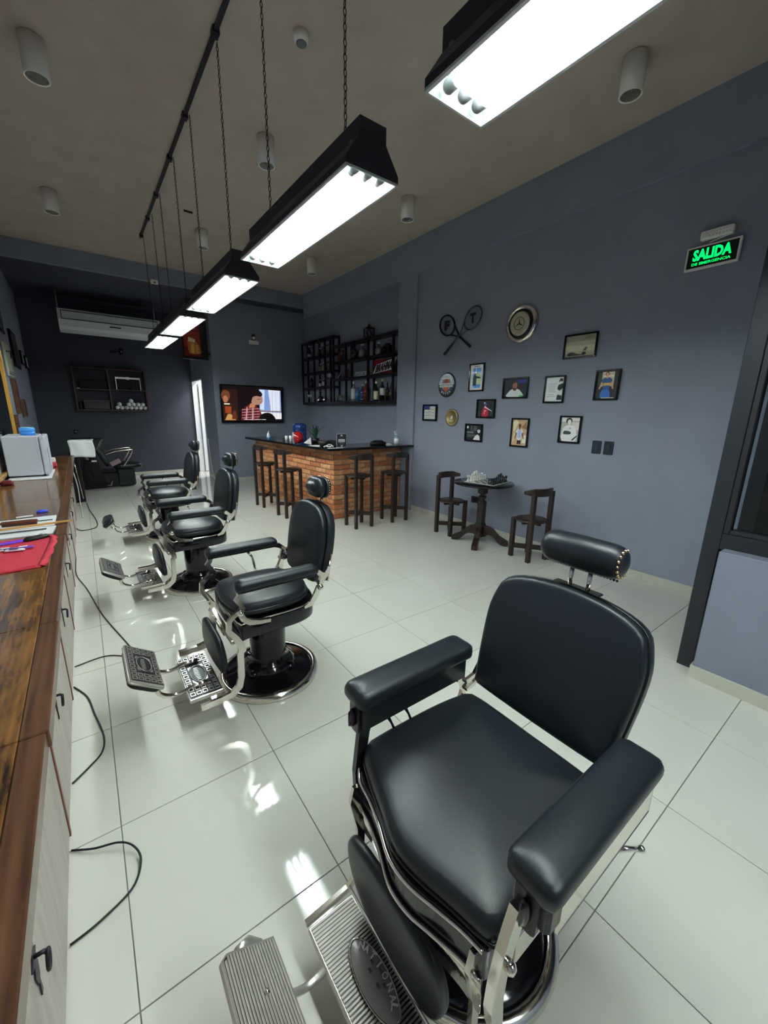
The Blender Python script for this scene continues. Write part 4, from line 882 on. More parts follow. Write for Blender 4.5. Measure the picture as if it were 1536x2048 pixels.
t = thing('potted_plant', 'dark green snake plant with upright leaves behind the bar corner', 'plant', (0.67, 3.74, TZ)); MB().lathe([(0, 0), (0.055, 0), (0.07, 0.07), (0.062, 0.07), (0.055, 0.06), (0, 0.06)], M['black'], 20).build('pot', t)
random.seed(3)
for i in range(9):
    a = i*2*PI/9+0.3; ln = random.uniform(0.17, 0.27); sp_ = random.uniform(0.03, 0.14); b = MB(); v = []; nn = 6
    for k in range(nn+1):
        u = k/nn; rad = 0.015+sp_*u*u; w_ = 0.022*math.sin(PI*min(0.999, 0.18+0.82*u))+0.002
        cx, cy, cz = rad*math.cos(a), rad*math.sin(a), 0.055+ln*u*(1-0.12*u); v += [(cx-w_*math.sin(a), cy+w_*math.cos(a), cz), (cx+0.006*math.cos(a), cy+0.006*math.sin(a), cz-0.004), (cx+w_*math.sin(a), cy-w_*math.cos(a), cz)]
    fs = [q for k in range(nn) for q in ((3*k, 3*k+1, 3*k+4, 3*k+3), (3*k+1, 3*k+2, 3*k+5, 3*k+4))]; b.add(v, fs, M['green'], True); b.build('leaf', t)
t = thing('bowl', 'black bowl with a pale inside at the bar corner', 'bowl', (0.42, 2.98, TZ)); MB().lathe([(0, 0), (0.05, 0), (0.075, 0.03), (0.092, 0.085), (0.086, 0.085), (0.068, 0.03), (0, 0.012)], M['black'], 28).build('shell', t); MB().lathe([(0, 0.07), (0.08, 0.07), (0.083, 0.075), (0, 0.082)], P('a8a69c'), 24).build('contents', t)
t = thing('card_reader', 'black angular card reader leaning behind the toy car', 'machine', (0.60, 3.05, TZ)); b = MB(); b.prism([(-0.06, 0), (0.06, 0), (0.045, 0.075), (0.0, 0.085), (-0.06, 0.085)], -0.05, 0.05, M['black'], place((0, 0, 0), (0.8, -0.6, 0), (0, 0, 1), (-0.6, -0.8, 0))); b.build('body', t)
t = thing('toy_car', 'little white toy car parked on the bar corner in front of the bowl', 'toy car', (0.42, 2.82, TZ), -0.5); b = MB(); b.prism([(-0.085, 0.008), (0.05, 0.008), (0.055, 0.025), (0.035, 0.034), (0.02, 0.048), (-0.02, 0.050), (-0.045, 0.032), (-0.085, 0.02)], -0.024, 0.024, P('e3e8ec'), place((0, 0, 0), (1, 0, 0), (0, 0, 1), (0, -1, 0))); b.build('body', t, bevel=0.003)
MB().box((-0.028, -0.0255, 0.030), (0.018, 0.0255, 0.044), P('20242c')).build('window', t)
for x in (-0.055, 0.03): MB().lathe([(0, -0.027), (0.011, -0.027), (0.011, 0.027), (0, 0.027)], M['black'], 12, place((x, 0, 0.0115), (1, 0, 0), (0, 0, 1), (0, -1, 0))).build('wheel', t)
for (x, y, a, w_, h_), lb in (((0.42, 3.18, 0.3, 0.16, 0.22), 'loose white flyer lying on the bar top behind the bowl'), ((0.40, 2.72, 0.0, 0.10, 0.05), 'white card lying at the very corner of the bar top'), ((0.52, 2.725, 0.05, 0.10, 0.05), 'white card lying in front of the black menu stand')):
    o = MB().box((-w_/2, -h_/2, 0), (w_/2, h_/2, 0.004), P('dcdcd6')).build('card'); o.location = (x, y, TZ); o.rotation_euler = (0, 0, a); tag(o, lb, 'paper', 'papers on the bar top')
t = thing('menu_stand', 'small upright black menu sign with white lines standing on the bar', 'sign', (0.60, 2.80, TZ)); X = place((0, 0, 0), (0.95, -0.3, 0), (0, 0, 1), (-0.3, -0.95, 0)); b = MB(); b.box((-0.072, 0, -0.004), (0.072, 0.19, 0.0), P('8d9098'), 0.001, X); b.box((-0.066, 0.006, 0.0), (0.066, 0.184, 0.001), P('1c1d22'), 0, X)
layers(b, X @ Matrix.Translation((-0.066, 0.006, 0.0012)), 0.132, 0.178, [(P('e8e8e8'), rect(0.15, 0.56, 0.85, 0.60)), (P('d8d8d8'), rect(0.13, 0.47, 0.87, 0.52)), (P('e8e8e8'), rect(0.13, 0.39, 0.87, 0.43)), (P('9a9a9a'), rect(0.25, 0.31, 0.75, 0.33)), (P('f0f0f0'), ell(0.5, 0.9, 0.07, 0.05)), (P('b0b0b0'), [(0.28, 0.78), (0.5, 0.88), (0.72, 0.78), (0.5, 0.85)]), (P('f0f0f0'), ell(0.5, 0.06, 0.07, 0.05)), (P('b0b0b0'), [(0.28, 0.18), (0.5, 0.10), (0.72, 0.18), (0.5, 0.14)])]); b.build('panel', t)
t = thing('cap', 'black folded cap lying at the right part of the bar top', 'cap', (1.34, 2.96, TZ), -0.25); b = MB(); b.cushion(smooth([(-0.12, -0.06), (0.10, -0.07), (0.12, 0.04), (-0.08, 0.08)], 3), 0.05, M['black'], 0.02, 0.05); b.build('crown', t); MB().cushion(ell(0.17, -0.02, 0.07, 0.06, 16), 0.006, P('cdd4da'), 0.018, 0.02).build('visor', t)
t = thing('spray_bottle', 'clear spray bottle with white trigger at the right end of the bar', 'bottle', (1.66, 2.89, TZ), 0.2)
MB().lathe([(0, 0), (0.038, 0), (0.040, 0.01), (0.040, 0.10), (0.03, 0.13), (0.014, 0.145), (0, 0.146)], C((0.30, 0.42, 0.42), 0.1, coat=1.0), 20).build('body', t); MB().lathe([(0.0405, 0.02), (0.0405, 0.095)], P('cfe0de'), 20).build('label', t)
b = MB(); b.lathe([(0.016, 0.144), (0.016, 0.165), (0.010, 0.17), (0.010, 0.19), (0, 0.19)], M['white'], 14); b.prism([(-0.055, 0.185), (0.03, 0.178), (0.035, 0.20), (0.0, 0.215), (-0.055, 0.205)], -0.010, 0.010, M['white'], place((0, 0, 0), (1, 0, 0), (0, 0, 1), (0, -1, 0))); b.prism([(-0.035, 0.183), (-0.045, 0.15), (-0.038, 0.148), (-0.026, 0.183)], -0.007, 0.007, M['white'], place((0, 0, 0), (1, 0, 0), (0, 0, 1), (0, -1, 0))); b.build('trigger', t)

# ================================================================ TELEVISION
t = thing('television', 'wall-mounted flat television showing a woman in a checked shirt beside a bright window', 'television', (0.775, 6.95, 1.675), 0)
X = place((0, -0.10, 0), (1, 0, 0), (0, -0.06, 1), (0, -1, -0.06))
MB().box((-0.69, -0.395, -0.05), (0.69, 0.395, 0.0), M['black_gloss'], 0.008, X).build('casing', t)
MB().box((-0.2, 0.0, -0.098), (0.2, 0.2, -0.051), M['iron'], 0, X).build('wall_bracket', t)
def E_(h, s=0.30): return C(hexc(h), 0.4, emit=s)
b = MB(); W_, Hh = 1.30, 0.72
it = [(E_('140b0c'), rect(0, 0, 1, 1)), (E_('2a1512'), rect(0.0, 0.0, 0.24, 0.9)), (E_('6a3a22'), ell(0.05, 0.72, 0.07, 0.16)), (E_('a06a4a'), ell(0.045, 0.62, 0.04, 0.10)), (E_('8c3c1c'), rect(0.03, 0.22, 0.13, 0.42)), (E_('f2e6c8'), rect(0.02, 0.47, 0.11, 0.50)), (E_('b88850'), [(0.02, 0.02), (0.07, 0.2), (0.12, 0.2), (0.2, 0.02)]), (E_('5a2a1a'), [(0.13, 0.05), (0.16, 0.3), (0.2, 0.3), (0.22, 0.05)]),
      (E_('7a93c8'), [(0.60, 0.94), (0.98, 0.92), (0.99, 0.05), (0.60, 0.05)]), (E_('c8d2ee'), [(0.61, 0.93), (0.70, 0.93), (0.68, 0.32), (0.61, 0.35)]), (E_('e2e6f2'), [(0.76, 0.93), (0.97, 0.92), (0.97, 0.28), (0.80, 0.28)]), (E_('f4eee8'), [(0.60, 0.27), (0.99, 0.24), (0.99, 0.06), (0.62, 0.06)])]
for k in range(6): it.append((E_('9aa4c4' if k % 2 else 'bcc4de'), rect(0.79+k*0.033, 0.10, 0.80+k*0.033, 0.90)))
it += [(E_('8a6a58'), rect(0.60, 0.275, 0.99, 0.305)), (E_('6a1f26'), [(0.28, 0.02), (0.30, 0.34), (0.40, 0.46), (0.50, 0.52), (0.60, 0.34), (0.66, 0.10), (0.64, 0.02)])]
for k in range(5): it.append((E_('c8a8a8' if k % 2 else '2a0a10'), [(0.30+k*0.055, 0.04), (0.33+k*0.05, 0.40), (0.345+k*0.05, 0.40), (0.32+k*0.055, 0.04)]))
for k in range(4): it.append((E_('c09a9a'), [(0.30, 0.08+k*0.08), (0.60, 0.12+k*0.08), (0.60, 0.135+k*0.08), (0.30, 0.095+k*0.08)]))
it += [(E_('b87858'), [(0.42, 0.38), (0.52, 0.40), (0.53, 0.54), (0.44, 0.52)]), (E_('a87e6a'), smooth([(0.50, 0.48), (0.62, 0.50), (0.66, 0.62), (0.63, 0.76), (0.52, 0.78), (0.46, 0.62)], 3)), (E_('160c10'), smooth([(0.44, 0.50), (0.47, 0.60), (0.49, 0.70), (0.56, 0.74), (0.62, 0.72), (0.655, 0.78), (0.62, 0.88), (0.53, 0.92), (0.44, 0.86), (0.405, 0.70)], 3)), (E_('3a1a1c'), [(0.57, 0.63), (0.62, 0.64), (0.62, 0.655), (0.57, 0.645)]), (E_('7a3030'), [(0.60, 0.545), (0.64, 0.55), (0.62, 0.565)]), (E_('0a0708'), smooth([(0.60, 0.02), (0.62, 0.18), (0.72, 0.25), (0.82, 0.20), (0.87, 0.02)], 3))]
layers(b, X @ Matrix.Translation((-W_/2, -Hh/2+0.01, 0.0006)), W_, Hh, it, 0, 0.00015); b.build('screen', t)
b = MB(); text(b, 'Trae la escalera y vuelve con tu tiempo', E_('f0f0f0', 0.4), X @ Matrix.Translation((0.02, -0.322, 0.006)), (0.5, 0.026), 0.0, 0.01); b.build('subtitle', t)
t = thing('emergency_lamp', 'small white emergency lamp with round bulb high on the wall above the television', 'lamp', (0.89, 6.95, 2.97)); MB().box((-0.105, -0.045, -0.045), (0.105, 0.0, 0.035), M['plastic_white'], 0.01).build('body', t); MB().ball((0.0, -0.03, 0.085), 0.030, M['plastic_white'], 14).build('bulb', t); MB().box((-0.03, -0.03, 0.036), (0.03, 0.0, 0.16), M['black'], 0.004).build('bracket', t)

# ================================================================ RIGHT WALL PICTURES  (u runs left->right as seen)
RX = 1.858
def pic(kind, label, y1, y0, z0, z1, items, fw=0.018, cat='picture', group='small framed pictures on the right wall'):
    t = thing(kind, label, cat, (RX, (y0+y1)/2, (z0+z1)/2), 0, group); w_, h_ = y1-y0, z1-z0
    X = place((-0.001, 0, 0), (0, -1, 0), (0, 0, 1), (-1, 0, 0)); fr_ = MB()
    for a, c in (((-w_/2, -h_/2, 0), (w_/2, -h_/2+fw, 0.022)), ((-w_/2, h_/2-fw, 0), (w_/2, h_/2, 0.022)), ((-w_/2, -h_/2+fw, 0), (-w_/2+fw, h_/2-fw, 0.022)), ((w_/2-fw, -h_/2+fw, 0), (w_/2, h_/2-fw, 0.022))): fr_.box(a, c, M['black_gloss'], 0.002, X)
    fr_.build('frame', t); pr_ = MB(); iw, ih = w_-2*fw, h_-2*fw
    pr_.box((-iw/2, -ih/2, 0.002), (iw/2, ih/2, 0.008), P('2a2a2a'), 0, X)
    layers(pr_, X @ Matrix.Translation((-iw/2, -ih/2, 0.0084)), iw, ih, items); pr_.build('print', t)
    return t, X, iw, ih
def person(shirt, skin='a8765a', hair='1a1210', cx=0.5, base=0.0, s=1.0, shorts=None, arms=True):
    f_ = lambda pts: [(cx+(x-0.5)*s, base+y*s) for x, y in pts]
    it = []
    if shorts: it.append((P(shorts), f_([(0.34, 0.02), (0.36, 0.30), (0.64, 0.30), (0.66, 0.02), (0.52, 0.02), (0.5, 0.14), (0.48, 0.02)])))
    if arms: it += [(P(skin), f_([(0.22, 0.62), (0.10, 0.30), (0.15, 0.27), (0.32, 0.55)])), (P(skin), f_([(0.78, 0.62), (0.90, 0.30), (0.85, 0.27), (0.68, 0.55)]))]
    it += [(P(shirt), f_(smooth([(0.34, 0.24), (0.30, 0.55), (0.20, 0.60), (0.26, 0.72), (0.44, 0.78), (0.56, 0.78), (0.74, 0.72), (0.80, 0.60), (0.70, 0.55), (0.66, 0.24)], 2))),
           (P(skin), f_(rect(0.45, 0.74, 0.55, 0.84))), (P(hair), f_(ell(0.5, 0.915, 0.105, 0.095))), (P(skin), f_(ell(0.5, 0.895, 0.075, 0.080)))]
    return it
cards = [(P('16182a'), rect(0, 0, 1, 1)), (P('24307a'), rect(0.03, 0.78, 0.50, 0.97))]
for i in range(6):
    for j in range(4):
        if i < 3 and j == 3: continue
        x = 0.06+i*0.155; y = 0.05+j*0.23; cards += [(P(['d8d2b4', 'e8ece8', 'cfd8e8'][(i+j) % 3]), rect(x, y, x+0.13, y+0.2)), (P(['4a4a58', '6a7040', '3a4a6a'][(i*2+j) % 3]), rect(x+0.04, y+0.05, x+0.09, y+0.12))]
pic('picture_frame', 'small black frame holding rows of tiny trading cards, nearest the bar', 2.50, 2.195, 1.438, 1.673, cards, 0.017)
pic('picture_frame', 'narrow black frame with blue poster of a man pointing, white mat', 1.622, 1.374, 1.831, 2.175, [(P('d9dcc8'), rect(0, 0, 1, 1)), (P('e4e6e0'), rect(0.04, 0.02, 0.96, 0.98)), (P('4f8fd0'), rect(0.2, 0.08, 0.82, 0.88)), (P('bcd4a4'), rect(0.45, 0.22, 0.82, 0.66)), (P('c8d8ec'), rect(0.42, 0.66, 0.48, 0.88)), (P('9a5a48'), ell(0.38, 0.66, 0.09, 0.06)), (P('1e3a38'), [(0.24, 0.18), (0.24, 0.50), (0.34, 0.60), (0.46, 0.56), (0.82, 0.50), (0.80, 0.45), (0.50, 0.46), (0.50, 0.18)]), (P('5a1a28'), rect(0.3, 0.92, 0.7, 0.94)), (P('c8dcf0'), rect(0.24, 0.10, 0.34, 0.14))])
pic('picture_frame', 'black frame with a person in a red number shirt seen from behind in the dark', 1.460, 1.164, 1.497, 1.731, [(P('15151c'), rect(0, 0, 1, 1)), (P('2a2a36'), rect(0.0, 0.0, 0.2, 0.3)), (P('34343e'), [(0.75, 0.1), (0.95, 0.2), (0.85, 0.35)]), (P('b01c34'), smooth([(0.28, 0.04), (0.32, 0.45), (0.42, 0.62), (0.58, 0.60), (0.66, 0.40), (0.64, 0.04)], 3)), (P('e0c8cc'), [(0.40, 0.58), (0.46, 0.70), (0.52, 0.60), (0.86, 0.38), (0.9, 0.32), (0.60, 0.48)]), (P('3a4474'), ell(0.46, 0.78, 0.11, 0.10)), (P('c8d0e0'), ell(0.42, 0.86, 0.05, 0.04)), (P('e4b8bc'), [(0.42, 0.16), (0.42, 0.40), (0.54, 0.40), (0.54, 0.34), (0.46, 0.34), (0.46, 0.16)])])
pic('picture_frame', 'square black frame with a dark black-and-white photo and lines of text', 1.634, 1.336, 1.190, 1.420, [(P('0e0e10'), rect(0, 0, 1, 1)), (P('4a4a4e'), rect(0.3, 0.62, 0.70, 0.95)), (P('202024'), rect(0.38, 0.66, 0.5, 0.95)), (P('e8e8e8'), ell(0.1, 0.85, 0.06, 0.09)), (P('6a6a70'), rect(0.06, 0.46, 0.5, 0.58)), (P('3c3c42'), rect(0.08, 0.26, 0.66, 0.42)), (P('85858c'), rect(0.1, 0.3, 0.55, 0.32)), (P('85858c'), rect(0.1, 0.2, 0.45, 0.22)), (P('c9c9cc'), ell(0.84, 0.62, 0.09, 0.13)), (P('dedee0'), [(0.50, 0.03), (0.62, 0.30), (0.78, 0.40), (0.90, 0.30), (0.94, 0.03)]), (P('0c0c0e'), ell(0.84, 0.78, 0.10, 0.06))])
pic('picture_frame', 'landscape black frame with a bearded footballer in a pale shirt, dark background', 1.072, 0.723, 1.731, 1.968, [(P('14141e'), rect(0, 0, 1, 1)), (P('2c2a8a'), rect(0.55, 0.78, 1.0, 0.95)), (P('1c1c34'), rect(0.0, 0.7, 0.3, 1.0)), (P('c8e0ee'), smooth([(0.14, 0.02), (0.2, 0.26), (0.36, 0.44), (0.62, 0.44), (0.76, 0.30), (0.84, 0.02)], 3)), (P('eef4f8'), rect(0.40, 0.03, 0.50, 0.36)), (P('9a6a54'), rect(0.41, 0.36, 0.55, 0.56)), (P('8a5a48'), smooth([(0.38, 0.60), (0.42, 0.42), (0.50, 0.37), (0.57, 0.44), (0.59, 0.64), (0.56, 0.82), (0.42, 0.82)], 2)), (P('3a2018'), smooth([(0.40, 0.52), (0.44, 0.38), (0.52, 0.36), (0.58, 0.50), (0.5, 0.48)], 2)), (P('2a1814'), smooth([(0.38, 0.74), (0.42, 0.88), (0.52, 0.92), (0.60, 0.84), (0.58, 0.76), (0.5, 0.82)], 2)), (P('4ac06a'), rect(0.70, 0.02, 0.84, 0.10))])
pic('picture_frame', 'tall black frame with a footballer in a sky-blue striped shirt on sandy background', 0.900, 0.660, 1.172, 1.507, [(P('b89a76'), rect(0, 0, 1, 1)), (P('d8c8a8'), [(0.1, 0.5), (0.4, 0.9), (0.2, 1.0), (0, 0.9)]), (P('8a6a48'), [(0.6, 0.7), (0.9, 0.95), (1, 0.6)]), (P('e0d4c0'), rect(0.7, 0.1, 0.95, 0.4)), (P('c8b490'), [(0.0, 0.0), (0.3, 0.4), (0.1, 0.5)])] + person('dfe6f4', '6a4030', '160c0a', 0.5, 0.03, 0.80, '14141c') + [(P('7aa0e0'), rect(0.40, 0.30, 0.44, 0.60)), (P('4a78d8'), rect(0.49, 0.28, 0.53, 0.62)), (P('7aa0e0'), rect(0.58, 0.30, 0.62, 0.60))])
pic('picture_frame', 'black frame with printed quotation on white and a dark silhouette at the right', 0.515, 0.276, 1.674, 1.960, [(P('ccd2da'), rect(0, 0, 1, 1))] + [(P('9098a4'), rect(0.16+0.02*(k % 2), 0.74-k*0.036, 0.60-0.03*(k % 3), 0.749-k*0.036)) for k in range(11)] + [(P('50545c'), rect(0.18, 0.28, 0.52, 0.292)), (P('50545c'), rect(0.12, 0.20, 0.58, 0.212)), (P('101014'), smooth([(0.74, 0.80), (0.80, 0.94), (0.92, 0.94), (0.96, 0.84), (0.86, 0.78)], 3)), (P('c8ccd4'), ell(0.84, 0.78, 0.07, 0.05)), (P('101014'), [(0.68, 0.52), (0.74, 0.68), (0.99, 0.76), (0.99, 0.55), (0.82, 0.44)]), (P('d4d8de'), ell(0.90, 0.35, 0.09, 0.07)), (P('16161a'), [(0.68, 0.06), (0.72, 0.28), (0.96, 0.24), (0.98, 0.06)])])
pic('picture_frame', 'landscape black frame highest on the wall with a faded photo of an old racing car', 0.338, -0.008, 2.116, 2.350, [(P('a4a48c'), rect(0, 0, 1, 1)), (P('8a8a74'), rect(0, 0.72, 1, 1)), (P('b8b89c'), [(0.0, 0.3), (1.0, 0.2), (1, 0.5), (0, 0.55)]), (P('7a7a68'), [(0.55, 0.8), (0.7, 0.95), (0.95, 0.95), (0.9, 0.82)]), (P('3a3c34'), smooth([(0.08, 0.06), (0.14, 0.20), (0.28, 0.22), (0.40, 0.14), (0.56, 0.10), (0.62, 0.20), (0.70, 0.18), (0.72, 0.08), (0.4, 0.04)], 2)), (P('181a18'), ell(0.18, 0.12, 0.06, 0.09)), (P('181a18'), ell(0.64, 0.12, 0.05, 0.08)), (P('5c5c4e'), [(0.6, 0.25), (0.68, 0.42), (0.74, 0.42), (0.72, 0.25)])], 0.017)
pic('picture_frame', 'black frame nearest the exit sign with a smiling player in blue and yellow', -0.038, -0.274, 1.697, 1.983, [(P('1a1c18'), rect(0, 0, 1, 1)), (P('b8b098'), rect(0.22, 0.45, 0.80, 0.99)), (P('d8d2bc'), rect(0.3, 0.8, 0.78, 0.86)), (P('241c1c'), rect(0.80, 0, 1, 1)), (P('2a3a20'), rect(0.02, 0.5, 0.2, 0.95))] + person('2e4e86', 'c89878', '181210', 0.47, 0.10, 0.88) + [(P('c8b060'), rect(0.32, 0.48, 0.64, 0.58)), (P('2a62b0'), smooth([(0.24, 0.02), (0.30, 0.32), (0.62, 0.32), (0.70, 0.02)], 2)), (P('e0d6b8'), rect(0.3, 0.0, 0.9, 0.03))])
pic('picture_frame', 'black frame above the switches with a black-and-white photo of a curly-haired person, arms crossed', 0.286, 0.045, 1.258, 1.543, [(P('a6a69e'), rect(0, 0, 1, 1)), (P('d2d2ca'), rect(0, 0.82, 1, 1)), (P('6a6a64'), rect(0.55, 0.84, 1, 0.86)), (P('c4c4bc'), rect(0.6, 0.5, 1, 0.8)), (P('4a4a44'), rect(0.0, 0.0, 0.14, 0.16)), (P('e9e9e4'), smooth([(0.12, 0.02), (0.10, 0.45), (0.24, 0.64), (0.50, 0.70), (0.74, 0.62), (0.86, 0.42), (0.84, 0.02)], 3)), (P('2a2a28'), ell(0.43, 0.86, 0.17, 0.13)), (P('d6d2ca'), ell(0.45, 0.81, 0.105, 0.105)), (P('303030'), smooth([(0.16, 0.34), (0.22, 0.44), (0.50, 0.43), (0.60, 0.36), (0.52, 0.30), (0.22, 0.30)], 2)), (P('9a9a94'), ell(0.52, 0.55, 0.05, 0.04)), (P('2c2c2c'), [(0.66, 0.08), (0.92, 0.28), (0.93, 0.22), (0.72, 0.04)])])
# oval enamel badge
t = thing('oval_sign', 'oval enamel motorcycle badge with orange shield, MOTOR and CYCLES lettering', 'sign', (RX-0.001, 2.030, 1.933)); X = place((0, 0, 0), (0, -1, 0), (0, 0, 1), (-1, 0, 0)); b = MB()
b.cushion(ell(0, 0, 0.166, 0.165, 40), 0.010, P('17191f'), 0.004, 0.01, X); b.build('plate', t)
b = MB(); S_ = lambda pts: [(x, y) for x, y in pts]
for i, (m, pts) in enumerate([(P('aab4c0'), ell(0, 0.004, 0.148, 0.146, 32, 0, 180)), (P('c8d0d8'), ell(0, 0.05, 0.10, 0.08, 24)), (P('3a4048'), ell(0, 0.0, 0.148, 0.10, 24, 180, 360)), (P('7c838c'), [(-0.10, 0.0), (-0.07, 0.075), (0.07, 0.075), (0.10, 0.0), (0.06, -0.06), (-0.06, -0.06)]), (P('a0503c'), ell(0, 0.045, 0.045, 0.035, 20)), (P('b05a34'), [(-0.055, -0.03), (0.055, -0.03), (0.03, -0.075), (0, -0.095), (-0.03, -0.075)]), (P('d8dade'), rect(-0.125, -0.028, 0.125, 0.022))]):
    b.add([(x, y, 0.0155+0.0006*i) for x, y in pts], [tuple(range(len(pts)))], m, False, X)
text(b, 'HARLEY-DAVIDSON', P('30343c'), X @ Matrix.Translation((0, -0.003, 0.020)), (0.235, 0.034), 0.0006, 0.01)
for s_, rad, a0, st_, fl_ in (('CYCLES', 0.118, 140, -16, 1), ('MOTOR', 0.118, 222, 18, -1)):
    for i, c_ in enumerate(s_):
        a = math.radians(a0+st_*i) if fl_ > 0 else math.radians(230+st_*i*1.1); r_ = a-PI/2 if fl_ > 0 else a+PI/2
        text(b, c_, P('6a707a') if fl_ > 0 else P('e8eaee'), X @ Matrix.Translation((rad*math.cos(a), rad*math.sin(a), 0.020)) @ Matrix.Rotation(r_, 4, 'Z'), (0.022, 0.030), 0.0006, 0.02)
b.build('enamel_print', t)
t = thing('brass_plate', 'small dished brass plate with a tiny white tag at its centre', 'plate', (RX-0.001, 1.897, 1.493)); X = place((0, 0, 0), (0, -1, 0), (0, 0, 1), (-1, 0, 0)); br = mat('aged_brass', (0.36, 0.30, 0.14), 0.4, 0.8, bump=0.6, bscale=60)
MB().lathe([(0.0, 0.004), (0.055, 0.005), (0.075, 0.011), (0.080, 0.016), (0.108, 0.020), (0.117, 0.016), (0.117, 0.002), (0, 0.0)], br, 36, X).build('dish', t); b = MB(); b.prism([(-0.03, -0.02), (0.012, -0.02), (0.020, 0.022), (-0.01, 0.022)], 0.010, 0.014, P('e8ead8'), X); b.prism([(-0.04, -0.01), (-0.028, -0.01), (-0.02, 0.012), (-0.03, 0.012)], 0.008, 0.012, P('9a5030'), X); b.build('tag', t)
# hub cap
t = thing('hubcap', 'chrome car hubcap with cream centre and three-pointed star', 'hubcap', (RX-0.001, 0.888, 2.545)); cm_ = mat('cream_enamel', (0.50, 0.46, 0.34), 0.25, coat=0.5)
MB().lathe([(0.133, 0.042), (0.142, 0.038), (0.158, 0.030), (0.166, 0.042), (0.178, 0.048), (0.192, 0.036), (0.206, 0.020), (0.209, 0.006), (0.200, 0.0), (0.0, 0.0)], M['chrome'], 56, X).build('rim', t)
MB().lathe([(0.0, 0.058), (0.10, 0.057), (0.124, 0.052), (0.130, 0.042)], cm_, 48, X).build('centre', t); MB().lathe([(0.131, 0.044), (0.140, 0.0415), (0.156, 0.0335), (0.157, 0.031)], M['black_gloss'], 48, X).build('dark_ring', t)
b = MB()
for k in range(12): a = k*PI/6; b.ball(X @ Vector((0.172*math.cos(a), 0.172*math.sin(a), 0.040)), 0.009, M['chrome'], 8)
b.build('stud', t)
b = MB(); b.tube([X @ Vector((0.066*math.cos(a*PI/20), 0.066*math.sin(a*PI/20), 0.058)) for a in range(40)], 0.003, M['cast_dark'], 6, True)
for k in range(3):
    a = PI/2+k*2*PI/3; d = Vector((math.cos(a), math.sin(a), 0)); p_ = Vector((-d.y, d.x, 0))
    b.add([(0, 0, 0.064)]+[tuple(d*0.066+Vector((0, 0, 0.058)))]+[tuple(p_*0.009+d*0.006+Vector((0, 0, 0.057)))]+[tuple(-p_*0.009+d*0.006+Vector((0, 0, 0.057)))], [(0, 2, 1), (0, 1, 3)], M['cast_dark'], False, X)
b.build('star', t)
# rackets
def racket(label, hy, hz, by, bz, letter, off):
    d = Vector((0, by-hy, bz-hz)); L = d.length; dn = d.normalized(); sd = Vector((0, -dn.z, dn.y))   # head centre -> butt
    t = thing('tennis_racket', label, 'racket', (RX-0.012-off, hy, hz), 0, 'crossed tennis rackets on the wall')
    Xr = place((0, 0, 0), (0, -1, 0), (0, 0, 1), (-1, 0, 0)); u = Vector((-dn.y, dn.z, 0)); v = Vector((-u.y, u.x, 0))
    XM = Xr @ Matrix(((v.x, u.x, 0, 0), (v.y, u.y, 0, 0), (0, 0, 1, 0), (0, 0, 0, 1)))
    rm = mat('racket_frame_'+letter, (0.016, 0.018, 0.026) if letter == 'F' else (0.10, 0.105, 0.12), 0.2, 0.6)
    MB().tube([XM @ Vector((0.118*math.cos(a*PI/20), 0.150*math.sin(a*PI/20), 0)) for a in range(40)], 0.010, rm, 8, True).build('head', t)
    b = MB()
    for k in range(-5, 6): x = k*0.020; h = 0.145*math.sqrt(max(0, 1-(x/0.113)**2)); b.box((x-0.0008, -h, -0.001), (x+0.0008, h, 0.001), P('6c6f80'), 0, XM)
    for k in range(-7, 8): y = k*0.020; h = 0.113*math.sqrt(max(0, 1-(y/0.145)**2)); b.box((-h, y-0.0008, -0.001), (h, y+0.0008, 0.001), P('6c6f80'), 0, XM)
    o = b.build('strings', t); b = MB(); text(b, letter, P('14151e'), Xr @ Matrix.Translation((0, 0, 0.003)), (0.10, 0.12), 0.0, 0.07); b.build('logo', o)
    b = MB()
    for s in (-1, 1): b.tube([XM @ Vector((s*0.075, 0.112, 0)), XM @ Vector((s*0.035, 0.20, 0)), XM @ Vector((s*0.008, 0.27, 0)), XM @ Vector((s*0.006, 0.30, 0))], 0.008, rm, 8)
    b.build('throat', t); MB().tube([XM @ Vector((0, 0.28, 0)), XM @ Vector((0, 0.42, 0))], 0.011, rm, 8).build('shaft', t)
    MB().tube([XM @ Vector((0, 0.42, 0)), XM @ Vector((0, L-0.02, 0)), XM @ Vector((0, L, 0))], [0.015, 0.017, 0.019], M['black'], 8).build('grip', t)
racket('dark tennis racket leaning left, head at upper left with an F mark', 2.075, 2.705, 1.64, 2.39, 'F', 0.0)
racket('tennis racket leaning right, head higher at upper right with silver edge and T mark', 1.60, 2.72, 2.08, 2.335, 'T', 0.024)
# switches & socket
for y, lb in ((-0.137, 'black light switch plate on the right wall, left one of two'), (-0.255, 'black light switch plate on the right wall, right one of two')):
    t = thing('light_switch', lb, 'switch', (RX, y, 1.237), 0, 'light switches'); MB().box((-0.010, -0.045, -0.065), (0.0, 0.045, 0.065), P('14222c'), 0.003).build('plate', t); MB().box((-0.015, -0.022, -0.035), (-0.0101, 0.022, 0.035), P('1e2a34'), 0.002).build('rocker', t)
t = thing('power_socket', 'black power socket low on the wall behind the chess table', 'socket', (RX, 1.38, 0.415)); MB().box((-0.010, -0.068, -0.043), (0.0, 0.068, 0.043), P('10141c'), 0.003).build('plate', t); MB().box((-0.013, -0.035, -0.022), (-0.0101, 0.035, 0.022), P('06080c'), 0.002).build('outlet', t)
